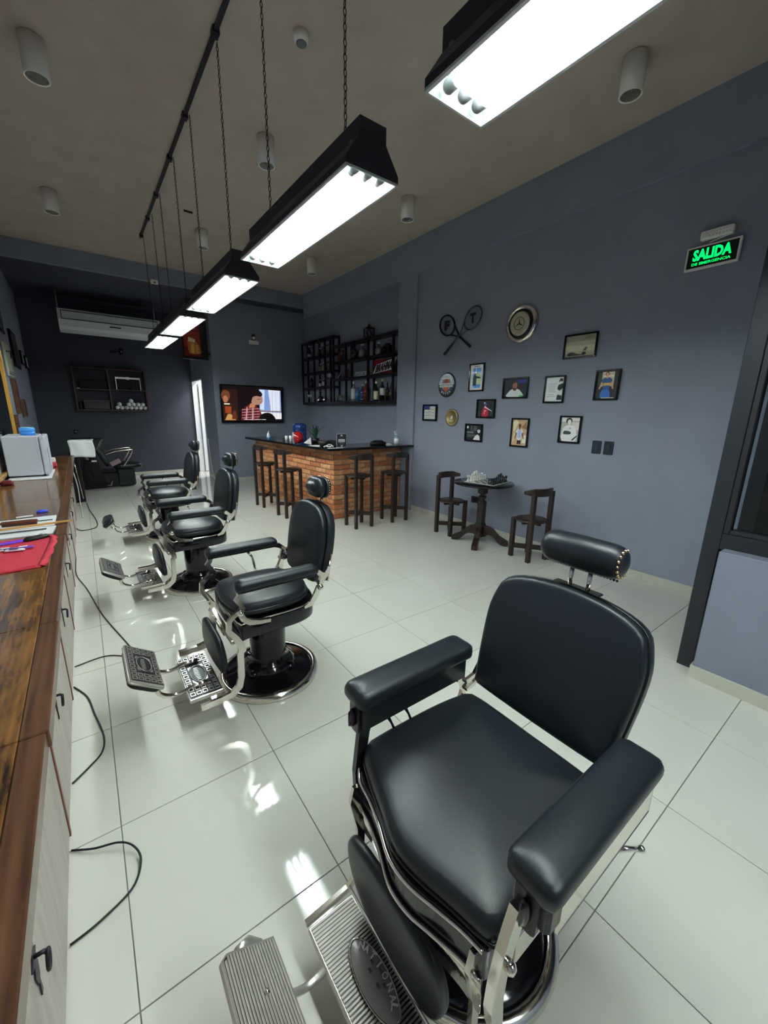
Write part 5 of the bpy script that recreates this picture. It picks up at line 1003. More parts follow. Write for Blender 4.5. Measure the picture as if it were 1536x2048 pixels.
# exit sign
t = thing('exit_sign', 'glowing green SALIDA DE EMERGENCIA sign with white frame on the right wall', 'exit sign', (RX, -0.825, 2.787)); X = place((-0.035, 0, 0), (0, -1, 0), (0, -0.0, 1), (-1, 0, 0))
MB().box((-0.175, -0.085, -0.03), (0.175, 0.085, -0.002), M['plastic_white'], 0.004, X).build('frame', t); MB().box((-0.160, -0.070, -0.0018), (0.160, 0.070, 0.0), P('03160a'), 0, X).build('panel', t)
g1 = C((0.0, 1.0, 0.16), 0.4, emit=0.42); b = MB(); text(b, 'SALIDA', g1, X @ Matrix.Translation((0, 0.018, 0.001)), (0.25, 0.082), 0.0, 0.045); text(b, 'DE EMERGENCIA', g1, X @ Matrix.Translation((0, -0.045, 0.001)), (0.25, 0.020), 0.0, 0.02); b.build('lettering', t)
t = thing('emergency_light', 'pale perforated emergency lamp just above the green exit sign', 'lamp', (RX, -0.835, 2.935)); MB().box((-0.05, -0.105, -0.032), (0.0, 0.105, 0.032), M['plastic_white'], 0.006).build('body', t); b = MB()
for i in range(9):
    for j in range(2): b.lathe([(0, 0), (0.006, 0), (0.006, 0.002), (0, 0.002)], M['white'], 8, place((-0.0505, -0.085+i*0.021, -0.012+j*0.024), (0, 1, 0), (0, 0, 1), (-1, 0, 0)))
b.build('diodes', t); MB().tube(curve([(-0.03, -0.09, -0.03), (-0.04, -0.03, -0.045), (-0.03, 0.04, -0.055)], 4), 0.004, M['plastic_white'], 6).build('cable', t)

# ================================================================ BACK WALL
t = thing('air_conditioner', 'long white suspended air conditioner below the ceiling at the back', 'air conditioner', (-1.56, 8.0, 3.0)); aw = 0.85; wm = mat('aircon_white', (0.80, 0.83, 0.84), 0.4)
sec = [(0.02, 0.35), (0.0, 0.33), (0.0, 0.16), (0.04, 0.05), (0.12, 0.0), (0.62, 0.0), (0.66, 0.06), (0.66, 0.35)]
b = MB(); n = len(sec); b.add([(-aw, y, z) for y, z in sec]+[(aw, y, z) for y, z in sec], [tuple(range(n)), tuple(range(n, 2*n))[::-1]]+[(i, n+i, n+(i+1) % n, (i+1) % n) for i in range(n)], wm); b.build('body', t)
b = MB(); b.box((-aw+0.05, -0.006, 0.165), (aw-0.05, -0.001, 0.178), M['black']); b.box((-aw+0.05, -0.006, 0.305), (aw-0.05, -0.001, 0.318), M['black']); b.box((-aw+0.05, -0.006, 0.165), (-aw+0.062, -0.001, 0.318), M['black']); b.box((aw-0.062, -0.006, 0.165), (aw-0.05, -0.001, 0.318), M['black']); b.build('louvre_gap', t)
MB().box((-0.05, -0.0, 0.10), (0.14, 0.03, 0.118), M['black'], 0.002).build('display', t)
for x in (-aw+0.02, aw-0.08): MB().tube([(x, 0.1, 0.35), (x, 0.1, 0.698)], 0.008, M['cast'], 8).build('hanger_rod', t)
t = thing('security_camera', 'small black security camera on the dark back wall above the wooden shelf', 'camera', (-1.45, 8.948, 2.75)); MB().box((-0.16, -0.03, -0.03), (-0.05, 0.0, 0.03), M['black'], 0.006).build('mount', t); MB().tube([(-0.08, -0.03, 0), (0.0, -0.08, 0.02)], 0.012, M['black'], 8).build('arm', t); MB().lathe([(0, -0.06), (0.035, -0.06), (0.045, 0.06), (0.04, 0.10), (0, 0.10)], M['black_gloss'], 18, place((0.04, -0.09, 0.0), (1, 0, 0), (0, 0.4, 0.9), (0, -0.9, 0.4))).build('body', t); MB().ball((0.04, -0.18, -0.0), 0.012, M['white'], 8).build('lens', t)
t = thing('wall_cabinet', 'open dark wooden box shelf with four compartments on the back wall', 'shelf', (0, 0, 0)); yw, yf = 8.948, 8.70
X0, X1, Z0, Z1 = -2.345, -1.02, 1.49, 2.375; dw = M['lacquer']; th = 0.028
rb_ = wood('walnut_shelf', (0.02, 0.010, 0.008), (0.075, 0.035, 0.026), 0.45)
MB().box((X0, yf, Z0), (X1, yw, Z0+th), rb_).build('bottom_board', t); MB().box((X0, yf, Z1-th), (X1, yw, Z1), rb_).build('top_board', t); MB().box((X0, yf, Z0+th), (X0+th, yw, Z1-th), rb_).build('side_board', t); MB().box((X1-th, yf, Z0+th), (X1, yw, Z1-th), rb_).build('side_board', t)
MB().box((-1.735, yf, Z0+th), (-1.705, yw, Z1-th), rb_).build('divider', t); MB().box((X0+th, yf, 1.92), (-1.735, yw, 1.94), rb_).build('shelf_board', t); MB().box((-1.705, yf, 1.93), (X1-th, yw, 1.95), rb_).build('shelf_board', t)
dk = C(hexc('0d0b10'), 0.7); 
t = thing('storage_box', 'long black box on the upper left compartment of the back shelf', 'box', (-2.00, 8.82, 1.941)); MB().box((-0.24, -0.09, 0), (0.24, 0.09, 0.19), dk, 0.01).build('body', t); MB().box((-0.245, -0.095, 0.15), (0.245, 0.095, 0.20), dk, 0.006).build('lid', t)
t = thing('storage_box', 'long dark red box in the lower left compartment of the back shelf', 'box', (-1.99, 8.82, Z0+th+0.001)); MB().box((-0.23, -0.09, 0), (0.24, 0.09, 0.19), P('1c0a10'), 0.01).build('body', t); MB().box((-0.235, -0.095, 0.15), (0.245, 0.095, 0.20), P('160910'), 0.006).build('lid', t)
o = MB().box((-0.03, -0.04, 0), (0.03, 0.04, 0.15), M['black_gloss'], 0.012).build('tin'); o.location = (-2.27, 8.80, Z0+th+0.001); tag(o, 'small black tin at the left end of the lower left compartment', 'tin')
o = MB().cushion(rr(0.05, 0.03, 0.008, 3), 0.014, M['white'], 0.002, 0.006).build('shelf_card'); o.location = (-2.27, 8.73, 1.941); tag(o, 'tiny white card at the front edge of the upper left compartment', 'card')
t = thing('tool_case', 'black barber tool case with silver edge and handle in the upper right compartment', 'case', (-1.36, 8.82, 1.951)); MB().box((-0.23, -0.09, 0), (0.23, 0.09, 0.27), dk, 0.006).build('body', t)
b = MB(); b.box((-0.235, -0.098, 0.225), (0.235, -0.091, 0.262), M['cast']); b.box((-0.235, -0.098, 0.0), (-0.222, -0.091, 0.225), M['cast']); b.box((0.222, -0.098, 0.0), (0.235, -0.091, 0.225), M['cast']); b.box((-0.03, -0.103, 0.215), (0.03, -0.099, 0.27), M['cast']); b.build('edge', t); MB().tube(curve([(-0.09, -0.10, 0.12), (-0.08, -0.125, 0.03), (0, -0.13, -0.03), (0.08, -0.125, 0.03), (0.09, -0.10, 0.12)], 4), 0.008, M['black'], 6).build('handle', t)
tw = [(-1.62, 0), (-1.54, 0), (-1.45, 0), (-1.36, 0), (-1.27, 0), (-1.18, 0), (-1.09, 0), (-1.58, 1), (-1.40, 1), (-1.31, 1), (-1.22, 1), (-1.13, 1), (-1.35, 2)]
t0 = None
for i, (x, l) in enumerate(tw):
    if t0 is None:
        b = MB(); b.lathe([(0, -0.09), (0.036, -0.09), (0.043, -0.06), (0.043, 0.06), (0.036, 0.09), (0, 0.09)], M['towel'], 16, place((0, 0, 0.043), (1, 0, 0), (0, 0, 1), (0, -1, 0))); b.tube([(0.010*k*math.cos(k*0.9), -0.092, 0.043+0.010*k*math.sin(k*0.9)*0.9) for k in range(1, 4)], 0.002, M['plastic_white'], 4); t0 = b.build('rolled_towel'); o = t0
    else: o = t0.copy(); COL.objects.link(o)
    o.location = (x, 8.80, Z0+th+0.001+l*0.075)
    tag(o, ['white rolled towel in the bottom row of the towel pile in the wooden shelf', 'white rolled towel in the middle row of the towel pile in the wooden shelf', 'topmost white rolled towel of the pile in the wooden shelf'][l], 'towel', 'rolled white towels on the back shelf')
# hanging lightbox sign
t = thing('lightbox_sign', 'dark framed red beer advertisement with glasses projecting from the passage wall', 'sign', (0, 0, 0)); X = place((-0.525, 6.985, 2.53), (1, 0, 0), (0, 0, 1), (0, -1, 0))
b = MB(); b.box((0, 0, -0.10), (0.48, 0.72, 0.0), M['black'], 0.008, X); b.build('casing', t)
b = MB(); layers(b, X @ Matrix.Translation((0.035, 0.05, 0.001)), 0.31, 0.62, [(P('6a1814'), rect(0, 0, 1, 1)), (P('8f2a18'), rect(0, 0.3, 1, 0.75)), (P('b06a30'), smooth([(0.3, 0.1), (0.25, 0.45), (0.5, 0.55), (0.9, 0.35), (0.95, 0.1)], 3)), (P('d0a050'), [(0.4, 0.1), (0.42, 0.4), (0.62, 0.4), (0.6, 0.1)]), (P('e0c8a0'), [(0.25, 0.45), (0.3, 0.58), (0.7, 0.52), (0.65, 0.42)]), (P('c08a40'), [(0.7, 0.1), (0.66, 0.36), (0.85, 0.34), (0.86, 0.1)]), (P('c86a5a'), rect(0.2, 0.82, 0.75, 0.9))]); b.build('advert_print', t); MB().box((0.48, 0.10, -0.06), (0.524, 0.14, -0.03), M['iron'], 0, X).build('bracket', t)
t = thing('wall_plug', 'black power plug with a light dot on the back wall left of the wash basin', 'plug', (-2.43, 8.948, 1.02)); MB().box((-0.045, -0.012, -0.03), (0.045, 0.0, 0.06), M['black'], 0.003).build('plate', t); MB().box((-0.03, -0.06, -0.02), (0.03, -0.012, 0.03), M['black'], 0.006).build('plug_body', t); MB().ball((0.0, -0.062, 0.03), 0.010, M['white'], 8).build('indicator', t)

# wash station
t = thing('shampoo_station', 'black backwash shampoo chair and basin unit with chrome armrests at the back left', 'shampoo chair', (0, 0, 0)); bl = M['leather']; bk = P('0a0a0d', 0.25)
MB().box((-2.42, 7.50, 0.0), (-1.60, 8.15, 0.30), bk, 0.02).build('base', t)
MB().box((-1.86, 7.46, 0.02), (-1.56, 7.98, 0.36), bl, 0.02).build('footrest_box', t)
b = MB(); v = [(-2.60, 6.10, 0), (-2.42, 6.16, 0), (-2.42, 6.55, 0), (-2.60, 6.50, 0), (-2.545, 6.15, 0.84), (-2.43, 6.19, 0.84), (-2.40, 6.62, 0.84), (-2.52, 6.58, 0.84)]
b.add(v, [(0, 3, 2, 1), (4, 5, 6, 7), (0, 1, 5, 4), (1, 2, 6, 5), (2, 3, 7, 6), (3, 0, 4, 7)], bk); b.build('pedestal', t, bevel=0.008)
MB().tube([(-2.455, 6.142, 0.06), (-2.505, 6.155, 0.78)], 0.008, M['chrome'], 6).build('pipe_strip', t)
b = MB(); v = [(-2.47, 7.52, 0.0), (-2.20, 7.52, 0.0), (-2.05, 7.48, 0.0), (-2.42, 7.40, 0.0), (-2.42, 6.62, 0.82), (-2.28, 7.0, 0.78), (-2.18, 7.0, 0.72), (-2.36, 6.45, 0.76)]
b.add(v, [(0, 1, 2, 3), (4, 7, 6, 5), (0, 3, 7, 4), (3, 2, 6, 7), (2, 1, 5, 6), (1, 0, 4, 5)], bk); b.build('body_shell', t)
b = MB(); bo_ = [(-2.55, 6.10), (-2.09, 6.22), (-2.02, 6.55), (-2.20, 6.85), (-2.52, 6.80)]
cxx, cyy = -2.30, 6.5; v = [(cxx+(x-cxx)*0.6, cyy+(y-cyy)*0.6, 0.845) for x, y in bo_]+[(x, y, 1.03) for x, y in bo_]+[(cxx+(x-cxx)*0.88, cyy+(y-cyy)*0.88, 1.03) for x, y in bo_]+[(cxx+(x-cxx)*0.5, cyy+(y-cyy)*0.5, 0.89) for x, y in bo_]
fs = [(4, 3, 2, 1, 0), (15, 16, 17, 18, 19)]
for r_ in range(3):
    for i in range(5): fs.append((r_*5+i, r_*5+(i+1) % 5, (r_+1)*5+(i+1) % 5, (r_+1)*5+i))
b.add(v, fs, bk); b.build('basin', t, bevel=0.006)
MB().cushion(rr(0.52, 0.52, 0.14, 5), 0.09, bl, 0.03, 0.05, Matrix.Translation((-1.66, 7.72, 0.365))).build('seat', t)
Bk = place((-2.02, 7.70, 0.40), (0, 1, 0), (-0.42, 0, 0.9), (0.9, 0, 0.42)); MB().cushion(rr(0.46, 0.50, 0.14, 5, 0, 0.25), 0.07, bl, 0.03, 0.05, Bk).build('backrest', t)
for y in (7.44, 7.98): MB().tube(curve([(-2.03, y, 0.66), (-1.85, y, 0.715), (-1.60, y, 0.74), (-1.565, y, 0.72), (-1.62, y, 0.60), (-1.74, y, 0.42)], 4), 0.014, M['chrome'], 8).build('armrest', t)
MB().tube([(-2.1, 7.47, 0.06), (-2.0, 7.44, 0.05), (-1.96, 7.44, 0.14)], 0.012, M['chrome'], 8).build('foot_lever', t)
o = MB().box((-0.09, -0.003, -0.045), (0.09, 0.003, 0.045), P('8f7a80'), 0.001, Matrix.Rotation(-0.45, 4, 'Y')).build('hang_tag'); o.location = (-1.87, 7.425, 0.50); tag(o, 'pinkish paper tag hanging from the armrest of the shampoo chair', 'tag')
o = MB().box((-0.04, -0.02, -0.012), (0.04, 0.0, 0.018), M['white'], 0.004).build('wall_clip'); o.location = (-2.22, 6.88, 0.60); tag(o, 'small white bar on the dark side of the shampoo unit', 'clip')
b = MB(); nx, nz = 12, 8; v = []
for j in range(nz+1):
    for i in range(nx+1):
        u, w_ = i/nx, j/nz; x = -2.53+0.33*u; y = 6.085+0.07*u+0.010*math.sin(u*9+w_*2)-0.02*(1-w_)*0; v.append((x+0.01*math.sin(w_*4), y-0.03, 0.755+0.27*w_+0.01*math.sin(u*5)))
for i in range(nx+1): u = i/nx; v.append((-2.52+0.33*u, 6.20+0.06*u, 1.04))
fs = [(j*(nx+1)+i, j*(nx+1)+i+1, (j+1)*(nx+1)+i+1, (j+1)*(nx+1)+i) for j in range(nz+1) for i in range(nx)]
b.add(v, fs, M['towel'], True); o = b.build('towel'); sm = o.modifiers.new('solid', 'SOLIDIFY'); sm.thickness = 0.008; tag(o, 'white towel draped over the front of the black wash basin', 'towel')

# ================================================================ MIRROR COUNTER (LEFT)
ct = thing('mirror_counter', 'long rustic wood counter with pale grey doors along the left wall', 'counter', (0, 0, 0))
ZT = 0.80; XF = -2.555; XE = -2.484
bounds = [-4.15, -1.03, -0.40, 0.87, 2.10, 3.30, 6.05]
MB().box((-3.035, -4.15, 0.0), (XF-0.02, 6.05, 0.745), M['trim_wood']).build('carcass', ct)
for i in range(len(bounds)-1):
    a, c = bounds[i], bounds[i+1]; dx = (0.006 if i % 2 else 0.0)
    MB().box((-3.035, a+0.0015, 0.760), (XE-0.050, c-0.0015, ZT), M['counter'], 0.002).build('top_board', ct)
    MB().box((XE-0.0485, a+0.0015, 0.752), (XE+dx, c-0.0015, ZT+(0.001 if i % 2 else 0)), M['trim_wood'], 0.003).build('edge_trim', ct)
db = [-3.18, -2.295, -1.41, -0.525, 0.36, 1.245, 2.13, 3.015, 3.90, 4.785, 6.05]
for i in range(len(db)-1):
    a, c = db[i], db[i+1]
    d = MB().box((XF-0.019, a+0.012, 0.012), (XF, c-0.012, 0.745), M['door_grey'], 0.002).build('door', ct)
    MB().box((XF-0.019, c-0.0115, 0.0), (XF+0.004, c+0.0115, 0.750), M['red_brown'], 0.002).build('stile', ct)
    yh = {2: -1.22, 3: -0.23, 4: 0.66, 5: 1.54, 6: 2.43}.get(i, (a+c)/2); h = MB(); z = 0.40
    h.prism([(-0.012, -0.06), (0.012, -0.06), (0.020, -0.03), (0.010, -0.012), (0.030, 0.0), (0.010, 0.012), (0.018, 0.03), (0.006, 0.07), (-0.006, 0.07), (-0.018, 0.03), (-0.010, 0.012), (-0.030, 0.0), (-0.010, -0.012), (-0.020, -0.03)], 0, 0.003, M['iron'], place((XF+0.0005, yh, z), (0, 1, 0), (0, 0, 1), (1, 0, 0)))
    h.prism([(-0.007, -0.10), (0.007, -0.10), (0.004, -0.065), (0.010, -0.06), (-0.010, -0.06), (-0.004, -0.065)], 0, 0.003, M['iron'], place((XF+0.0005, yh, z), (0, 1, 0), (0, 0, 1), (1, 0, 0))); h.tube([(XF+0.004, yh, z+0.006), (XF+0.020, yh, z+0.006), (XF+0.024, yh, z)], 0.005, M['iron'], 6)
    h.tube([(XF+0.024+0.002*math.cos(k*PI/6), yh+0.013*math.sin(k*PI/6), z-0.022+0.024*math.cos(k*PI/6)) for k in range(12)], 0.0045, M['iron'], 6, True); h.build('drop_handle', d)
CZT = ZT+0.0012
def cloth(name, pts, m, z, th=0.003, k=1): return MB().prism(pts, z, z+th, m).build(name)
rc = thing('place_mat', 'red cloth mat with frilled edge on the wooden counter', 'cloth', (0, 0, 0))
MB().prism([(-3.02, 0.30), (-2.72, 0.285), (-2.575, 0.31), (-2.55, 0.78), (-2.57, 0.86), (-3.02, 0.90)], CZT, CZT+0.003, M['red']).build('cloth', rc)
b = MB(); ring = [(-2.80, 0.287), (-2.72, 0.285), (-2.60, 0.295), (-2.573, 0.33), (-2.55, 0.78), (-2.57, 0.86)]; rp = curve(ring, 10)
inn = [(x-0.012, y) for x, y in rp]; v = []
for i, (x, y) in enumerate(rp): v += [(x-0.006, y, CZT+0.003), (x+0.014+0.004*math.sin(i*2.2), y-(0.012 if i < 22 else 0)+0.0, CZT+0.004+0.006*abs(math.sin(i*1.9))), (x+0.030+0.005*math.sin(i*1.7), y-(0.02 if i < 22 else 0), CZT+0.001)]
fs = [q for i in range(len(rp)-1) for q in ((3*i, 3*i+1, 3*i+4, 3*i+3), (3*i+1, 3*i+2, 3*i+5, 3*i+4))]; b.add(v, fs, M['red'], True); fr2 = b.build('frill', rc); fr2.modifiers.new('solid', 'SOLIDIFY').thickness = 0.0015
def item(kind, lb, cat, parts, loc, rz=0, group=None):
    t = thing(kind, lb, cat, loc, rz, group)
    for nm, mb in parts: mb.build(nm, t)
    return t
for i, (x, y, a, c_, lb) in enumerate(((-2.715, 0.80, 0.3, '6a38b8', 'purple foil sachet on the red cloth, largest one'), (-2.84, 0.80, 0.1, '5a80c0', 'small blue sachet on the red cloth at the photo edge'))):
    b = MB(); b.cushion(rr(0.11, 0.05, 0.01, 2), 0.006, P(c_), 0.004, 0.01); item('sachet', lb, 'sachet', [('pouch', b)], (x, y, CZT+0.0035), a, 'sachets on the red cloth')
random.seed(5)
for i in range(10):
    x = -2.93+0.030*i+random.uniform(-.01, .01); y = 0.50+0.016*i+random.uniform(-0.03, 0.05); col_ = ['e8e4e4', '7a4ab0', 'd8d0e0', '4a58a0'][i % 4]; b = MB(); a = random.uniform(-0.2, 0.5)
    b.cushion(rr(0.085, 0.020, 0.008, 2), 0.007, P(col_), 0.004, 0.006); b.box((-0.02, -0.010, 0.0115), (0.015, 0.010, 0.0125), P('3a2050' if i % 2 == 0 else 'e6e0ee'))
    item('wrapped_candy', 'striped %s wrapped candy in the heap on the red cloth' % ('white' if i % 2 == 0 else 'purple'), 'candy', [('wrapper', b)], (x, y, CZT+0.0035+0.0006*i), a, 'wrapped candies on the red cloth, %s' % ('white' if i % 2 == 0 else 'purple'))
b = MB(); b.cushion(smooth([(-0.06, -0.012), (0.0, -0.018), (0.05, -0.008), (0.055, 0.012), (0.0, 0.018), (-0.055, 0.012)], 2), 0.016, M['black'], 0.008, 0.01); b2 = MB(); b2.ball((0.02, 0, 0.024), 0.012, P('6c706c'), 10, None, 0.5)
item('hair_clip', 'dark grey hair clip at the far edge of the red cloth', 'clip', [('jaw', b), ('spring', b2)], (-2.61, 0.81, CZT+0.0035), 0.35)
tl = MB().prism([(-3.02, 0.93), (-2.548, 0.915), (-2.536, 1.10), (-3.02, 1.085)], CZT, CZT+0.006, P('d8dce0')).build('towel'); tag(tl, 'white folded towel beside the red cloth, near one, under the long comb', 'towel', 'white towels on the counter')
tl = MB().prism([(-3.02, 1.10), (-2.545, 1.13), (-2.545, 1.43), (-3.02, 1.40)], CZT, CZT+0.006, P('ccd4dc')).build('towel'); tag(tl, 'pale folded towel, far one, under the brush and wooden comb', 'towel', 'white towels on the counter')
b = MB(); b.box((-0.20, -0.012, 0), (0.12, 0.012, 0.004), P('23262c'), 0.001)
bt = MB()
for i in range(40): bt.box((-0.19+i*0.0075, -0.030, 0.001), (-0.1865+i*0.0075, -0.012, 0.003), P('8a8c84'))
o = item('comb', 'long black comb lying on the near white towel', 'comb', [('spine', b), ('teeth', bt)], (-2.70, 1.035, CZT+0.0065), -0.03)
b = MB(); b.box((-0.16, -0.006, 0), (0.12, 0.006, 0.004), P('1c2028'), 0.001); item('comb', 'thin dark comb lying on the far towel behind the brown brush', 'comb', [('spine', b)], (-2.68, 1.285, CZT+0.0065), -0.03)
b = MB(); b.box((-0.10, -0.016, 0.012), (0.08, 0.016, 0.030), P('5a2e1c'), 0.004); b2 = MB(); b2.box((-0.095, -0.014, 0), (0.075, 0.014, 0.012), P('3a1e12')); item('brush', 'brown bristle brush lying on the pale towel', 'brush', [('handle', b), ('bristles', b2)], (-2.71, 1.222, CZT+0.0065), -0.08)
b = MB(); b.prism([(-0.17, -0.013), (0.16, -0.016), (0.19, 0.0), (0.16, 0.014), (-0.17, 0.010)], 0, 0.008, P('b8864a')); item('wooden_comb', 'light tan wooden comb reaching over the counter edge', 'comb', [('body', b)], (-2.64, 1.155, CZT+0.0065), 0.12)
b = MB(); b.cushion(ell(0, 0, 0.035, 0.022, 14), 0.014, P('2c3cb0'), 0.006, 0.008); item('soap', 'small blue lump beyond the pale towel on the dark counter', 'soap', [('body', b)], (-2.632, 1.60, CZT), 0.2)
b = MB(); b.box((-0.045, -0.012, 0), (0.045, 0.012, 0.008), P('d8dcdf'), 0.002); item('tube', 'small white strip lying beyond the towels beside the blue lump', 'strip', [('body', b)], (-2.72, 1.49, CZT), 0.1)
# jars at the picture edge
for (x, y, r_, h_, c_), lb in (((-2.985, 1.95, 0.03, 0.10, '8a9878'), 'greenish glass jar at the left edge of the photo'), ((-2.985, 2.25, 0.028, 0.13, '9aa0a0'), 'clear jar with white lid at the left edge, behind the greenish jar')):
    b = MB(); b.lathe([(0, 0), (r_, 0), (r_, h_*0.8), (r_*0.7, h_*0.85), (0, h_*0.85)], C(hexc(c_), 0.1, coat=1.0), 18); b2 = MB(); b2.lathe([(0, h_*0.85), (r_*0.75, h_*0.85), (r_*0.75, h_), (0, h_)], P('d8dcdc'), 16); item('jar', lb, 'jar', [('glass', b), ('lid', b2)], (x, y, CZT), 0, 'jars at the counter back')
# mini fridge
t = thing('tray_board', 'thin white board under the small white cabinet on the counter', 'board', (0, 0, 0)); MB().box((-3.005, 3.38, CZT), (-2.65, 4.17, CZT+0.012), M['white'], 0.003).build('sheet', t)
FZ0 = CZT+0.0125
t = thing('mini_fridge', 'small white boxy cabinet with a door to the right on the counter', 'cabinet', (-2.838, 3.80, FZ0)); fm = mat('fridge_white', (0.55, 0.57, 0.63), 0.35)
for x in (-0.15, 0.12):
    for y in (-0.20, 0.20): MB().lathe([(0, 0), (0.018, 0), (0.018, 0.018), (0, 0.018)], M['black'], 12, Matrix.Translation((x, y, 0))).build('foot', t)
MB().box((-0.165, -0.28, 0.018), (0.125, 0.28, 0.43), fm, 0.006).build('body', t)
MB().box((0.130, -0.28, 0.018), (0.180, 0.28, 0.43), fm, 0.010).build('door', t)
MB().box((0.140, -0.2825, 0.045), (0.165, -0.2802, 0.39), P('b4bac4'), 0.001).build('gasket_strip', t); MB().box((0.181, -0.18, 0.10), (0.195, -0.16, 0.30), fm, 0.003).build('handle', t)
for k, (lb, c1, dx, dy) in enumerate((('low blue cream tin with green lid on top of the small white cabinet', '2272c0', 0.03, 0.0),)):
    t = thing('cream_tin', lb, 'tin', (-2.838+dx, 3.80+dy, FZ0+0.4305)); MB().lathe([(0, 0), (0.062, 0), (0.066, 0.005), (0.066, 0.040), (0, 0.040)], P(c1), 28).build('body', t); MB().lathe([(0.068, 0.041), (0.068, 0.074), (0.062, 0.080), (0, 0.081)], P('3a8ad0'), 28).build('lid', t); MB().lathe([(0.0, 0.0815), (0.056, 0.0815), (0.05, 0.084), (0, 0.084)], P('9adac8'), 24).build('top_disc', t)
b = MB(); b.box((-0.05, -0.05, 0), (0.05, 0.06, 0.06), P('a83040'), 0.012); b2 = MB(); b2.box((-0.03, -0.02, 0.061), (0.045, 0.04, 0.12), P('d0d6d8'), 0.008); item('toiletry_box', 'red and white toiletry packet on the counter just behind the small white cabinet', 'packet', [('red_pack', b), ('white_pack', b2)], (-2.69, 4.5, CZT), 0.1)
b = MB(); b.cushion(rr(0.10, 0.08, 0.02, 3), 0.04, P('5a1018'), 0.01, 0.02); item('case', 'dark red case at the left edge of the counter beside the small cabinet', 'case', [('shell', b)], (-2.975, 3.12, CZT), 0)

# ================================================================ LEFT WALL
LX = -3.038
t = thing('mirror', 'large wall mirror in a thin gilded frame above the counter', 'mirror', (LX, 4.0, 0)); 
b = MB(); 
for a, c in (((0, -1.0, 0.84), (0.03, -0.96, 2.6)), ((0, 0.96, 0.84), (0.03, 1.0, 2.6)), ((0, -0.96, 0.84), (0.03, 0.96, 0.88)), ((0, -0.96, 2.56), (0.03, 0.96, 2.6))): b.box(a, c, M['gold'], 0.004)
b.build('frame', t); MB().box((0.001, -0.958, 0.882), (0.012, 0.958, 2.558), M['mirror']).build('glass', t)

def lframe(kind, lb, y0, y1, z0, z1, th, m, cat, inner=None):
    t = thing(kind, lb, cat, (LX, (y0+y1)/2, (z0+z1)/2), 0, None); w_, h_ = (y1-y0)/2, (z1-z0)/2
    MB().box((0.0, -w_, -h_), (th, w_, h_), m, 0.004).build('frame', t)
    if inner: MB().box((th, -w_+0.03, -h_+0.03), (th+0.002, w_-0.03, h_-0.03), inner).build('print', t)
    return t
lframe('picture_frame', 'slim dark wooden panel on the left wall, upper of the pair below the jersey', 5.70, 5.90, 1.45, 1.93, 0.05, M['trim_wood'], 'frame')
lframe('picture_frame', 'slim dark wooden panel on the left wall, farther of the pair', 6.42, 6.62, 1.40, 1.66, 0.05, M['trim_wood'], 'frame')
lframe('picture_frame', 'dark red-brown panel on the left wall just above the small white cabinet', 5.12, 5.34, 1.0, 1.44, 0.04, M['trim_wood'], 'frame')
lframe('picture_frame', 'tall black frame high on the left wall past the jersey', 6.55, 7.25, 2.15, 2.70, 0.03, M['black_gloss'], 'frame', P('24282c'))
lframe('picture_frame', 'small black frame with shiny glass near the back corner', 7.75, 8.05, 2.28, 2.52, 0.03, M['black_gloss'], 'frame', P('8a9094'))
lframe('picture_frame', 'last small black frame before the back corner on the left wall', 8.45, 8.80, 2.26, 2.50, 0.03, M['black_gloss'], 'frame', P('a0a8aa'))
lframe('picture_frame', 'black frame at the very top left edge above the jersey', 5.35, 5.85, 2.52, 2.90, 0.03, M['black_gloss'], 'frame', P('202428'))
t = thing('jersey', 'pale cloth banner with dark hem stripes hung on the left wall by the mirror', 'banner', (LX, 5.72, 2.15)); MB().box((0.0, -0.26, -0.20), (0.03, 0.26, 0.24), P('a8ac98'), 0.006).build('cloth', t); MB().box((0.0305, -0.26, -0.17), (0.032, 0.26, -0.155), M['black']).build('stripe', t); MB().box((0.0305, -0.26, -0.14), (0.032, 0.26, -0.132), M['black']).build('stripe', t)
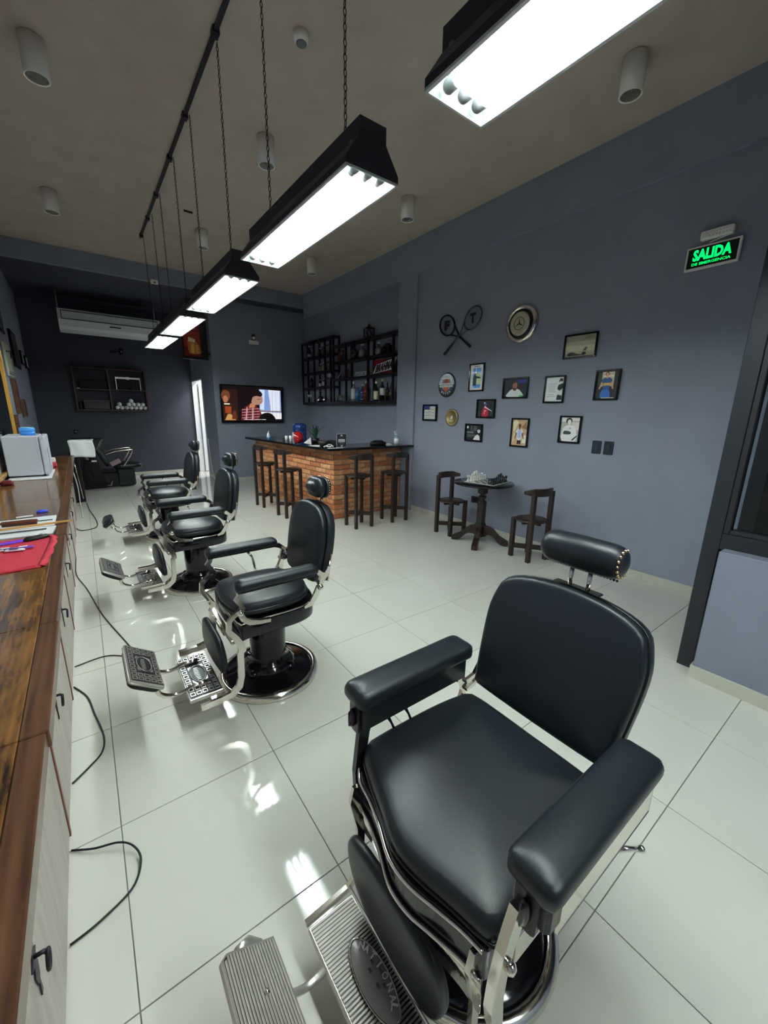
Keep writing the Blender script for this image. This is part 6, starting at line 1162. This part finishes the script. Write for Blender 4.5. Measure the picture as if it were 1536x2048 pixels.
b = MB(); b.tube([(0.035, -0.2, 0.12), (0.05, -0.05, 0.13), (0.055, 0.08, 0.15), (0.045, 0.12, 0.06)], 0.008, M['iron'], 6); b.build('hook', t)
# ================================================================ CABLES
def cable(lb, pts, r=0.0042, m=M['black']):
    p3 = curve([(x, y, r+0.001+z) for x, y, z in pts], 6); o = MB().tube(p3, r, m, 6).build('power_cable'); return tag(o, lb, 'cable', 'cables on the floor along the counter')
cable('black cable loop nearest the camera on the tiles beside the counter', [(-2.55, -0.602, 0), (-2.483, -0.651, 0.01), (-2.41, -0.687, 0.02), (-2.368, -0.734, 0.02), (-2.354, -0.793, 0.01), (-2.387, -0.864, 0), (-2.477, -0.909, 0), (-2.55, -0.926, 0)], 0.0036)
cable('black cable bowing out from the counter between the second and third handles', [(-2.55, 0.473, 0), (-2.491, 0.333, 0), (-2.462, 0.152, 0), (-2.432, -0.04, 0), (-2.442, -0.152, 0), (-2.49, -0.216, 0), (-2.55, -0.275, 0)], 0.004)
cable('thin black cable running from the counter under the nearest foot tray', [(-2.55, 2.97, 0), (-2.545, 2.438, 0), (-2.467, 1.98, 0), (-2.383, 1.379, 0), (-2.276, 0.864, 0), (-2.25, 0.74, 0)], 0.004)
cable('short black cable from the counter to the foot tray', [(-2.548, 0.699, 0), (-2.434, 0.725, 0), (-2.363, 0.714, 0), (-2.30, 0.66, 0)], 0.0036)
cable('thin black cable bending near the wash basin', [(-2.422, 6.05, 0), (-2.388, 5.361, 0), (-2.331, 4.688, 0), (-2.338, 4.235, 0), (-2.489, 4.141, 0), (-2.55, 4.3, 0)], 0.006)
cable('pale grey cable hanging down beside the wash basin', [(-2.53, 6.02, 0.55), (-2.50, 6.0, 0.3), (-2.50, 5.9, 0.05), (-2.49, 5.4, 0), (-2.48, 4.92, 0)], 0.007, P('a8b4ac'))
# passage floor lamp cord
cable('white cord hanging by the door frame behind the farthest barber chair', [(-0.03, 7.70, 0.9), (-0.04, 7.6, 0.5), (-0.06, 7.4, 0.15), (-0.08, 7.0, 0.0), (-0.02, 6.4, 0.0)], 0.006, P('c0c8c4'))
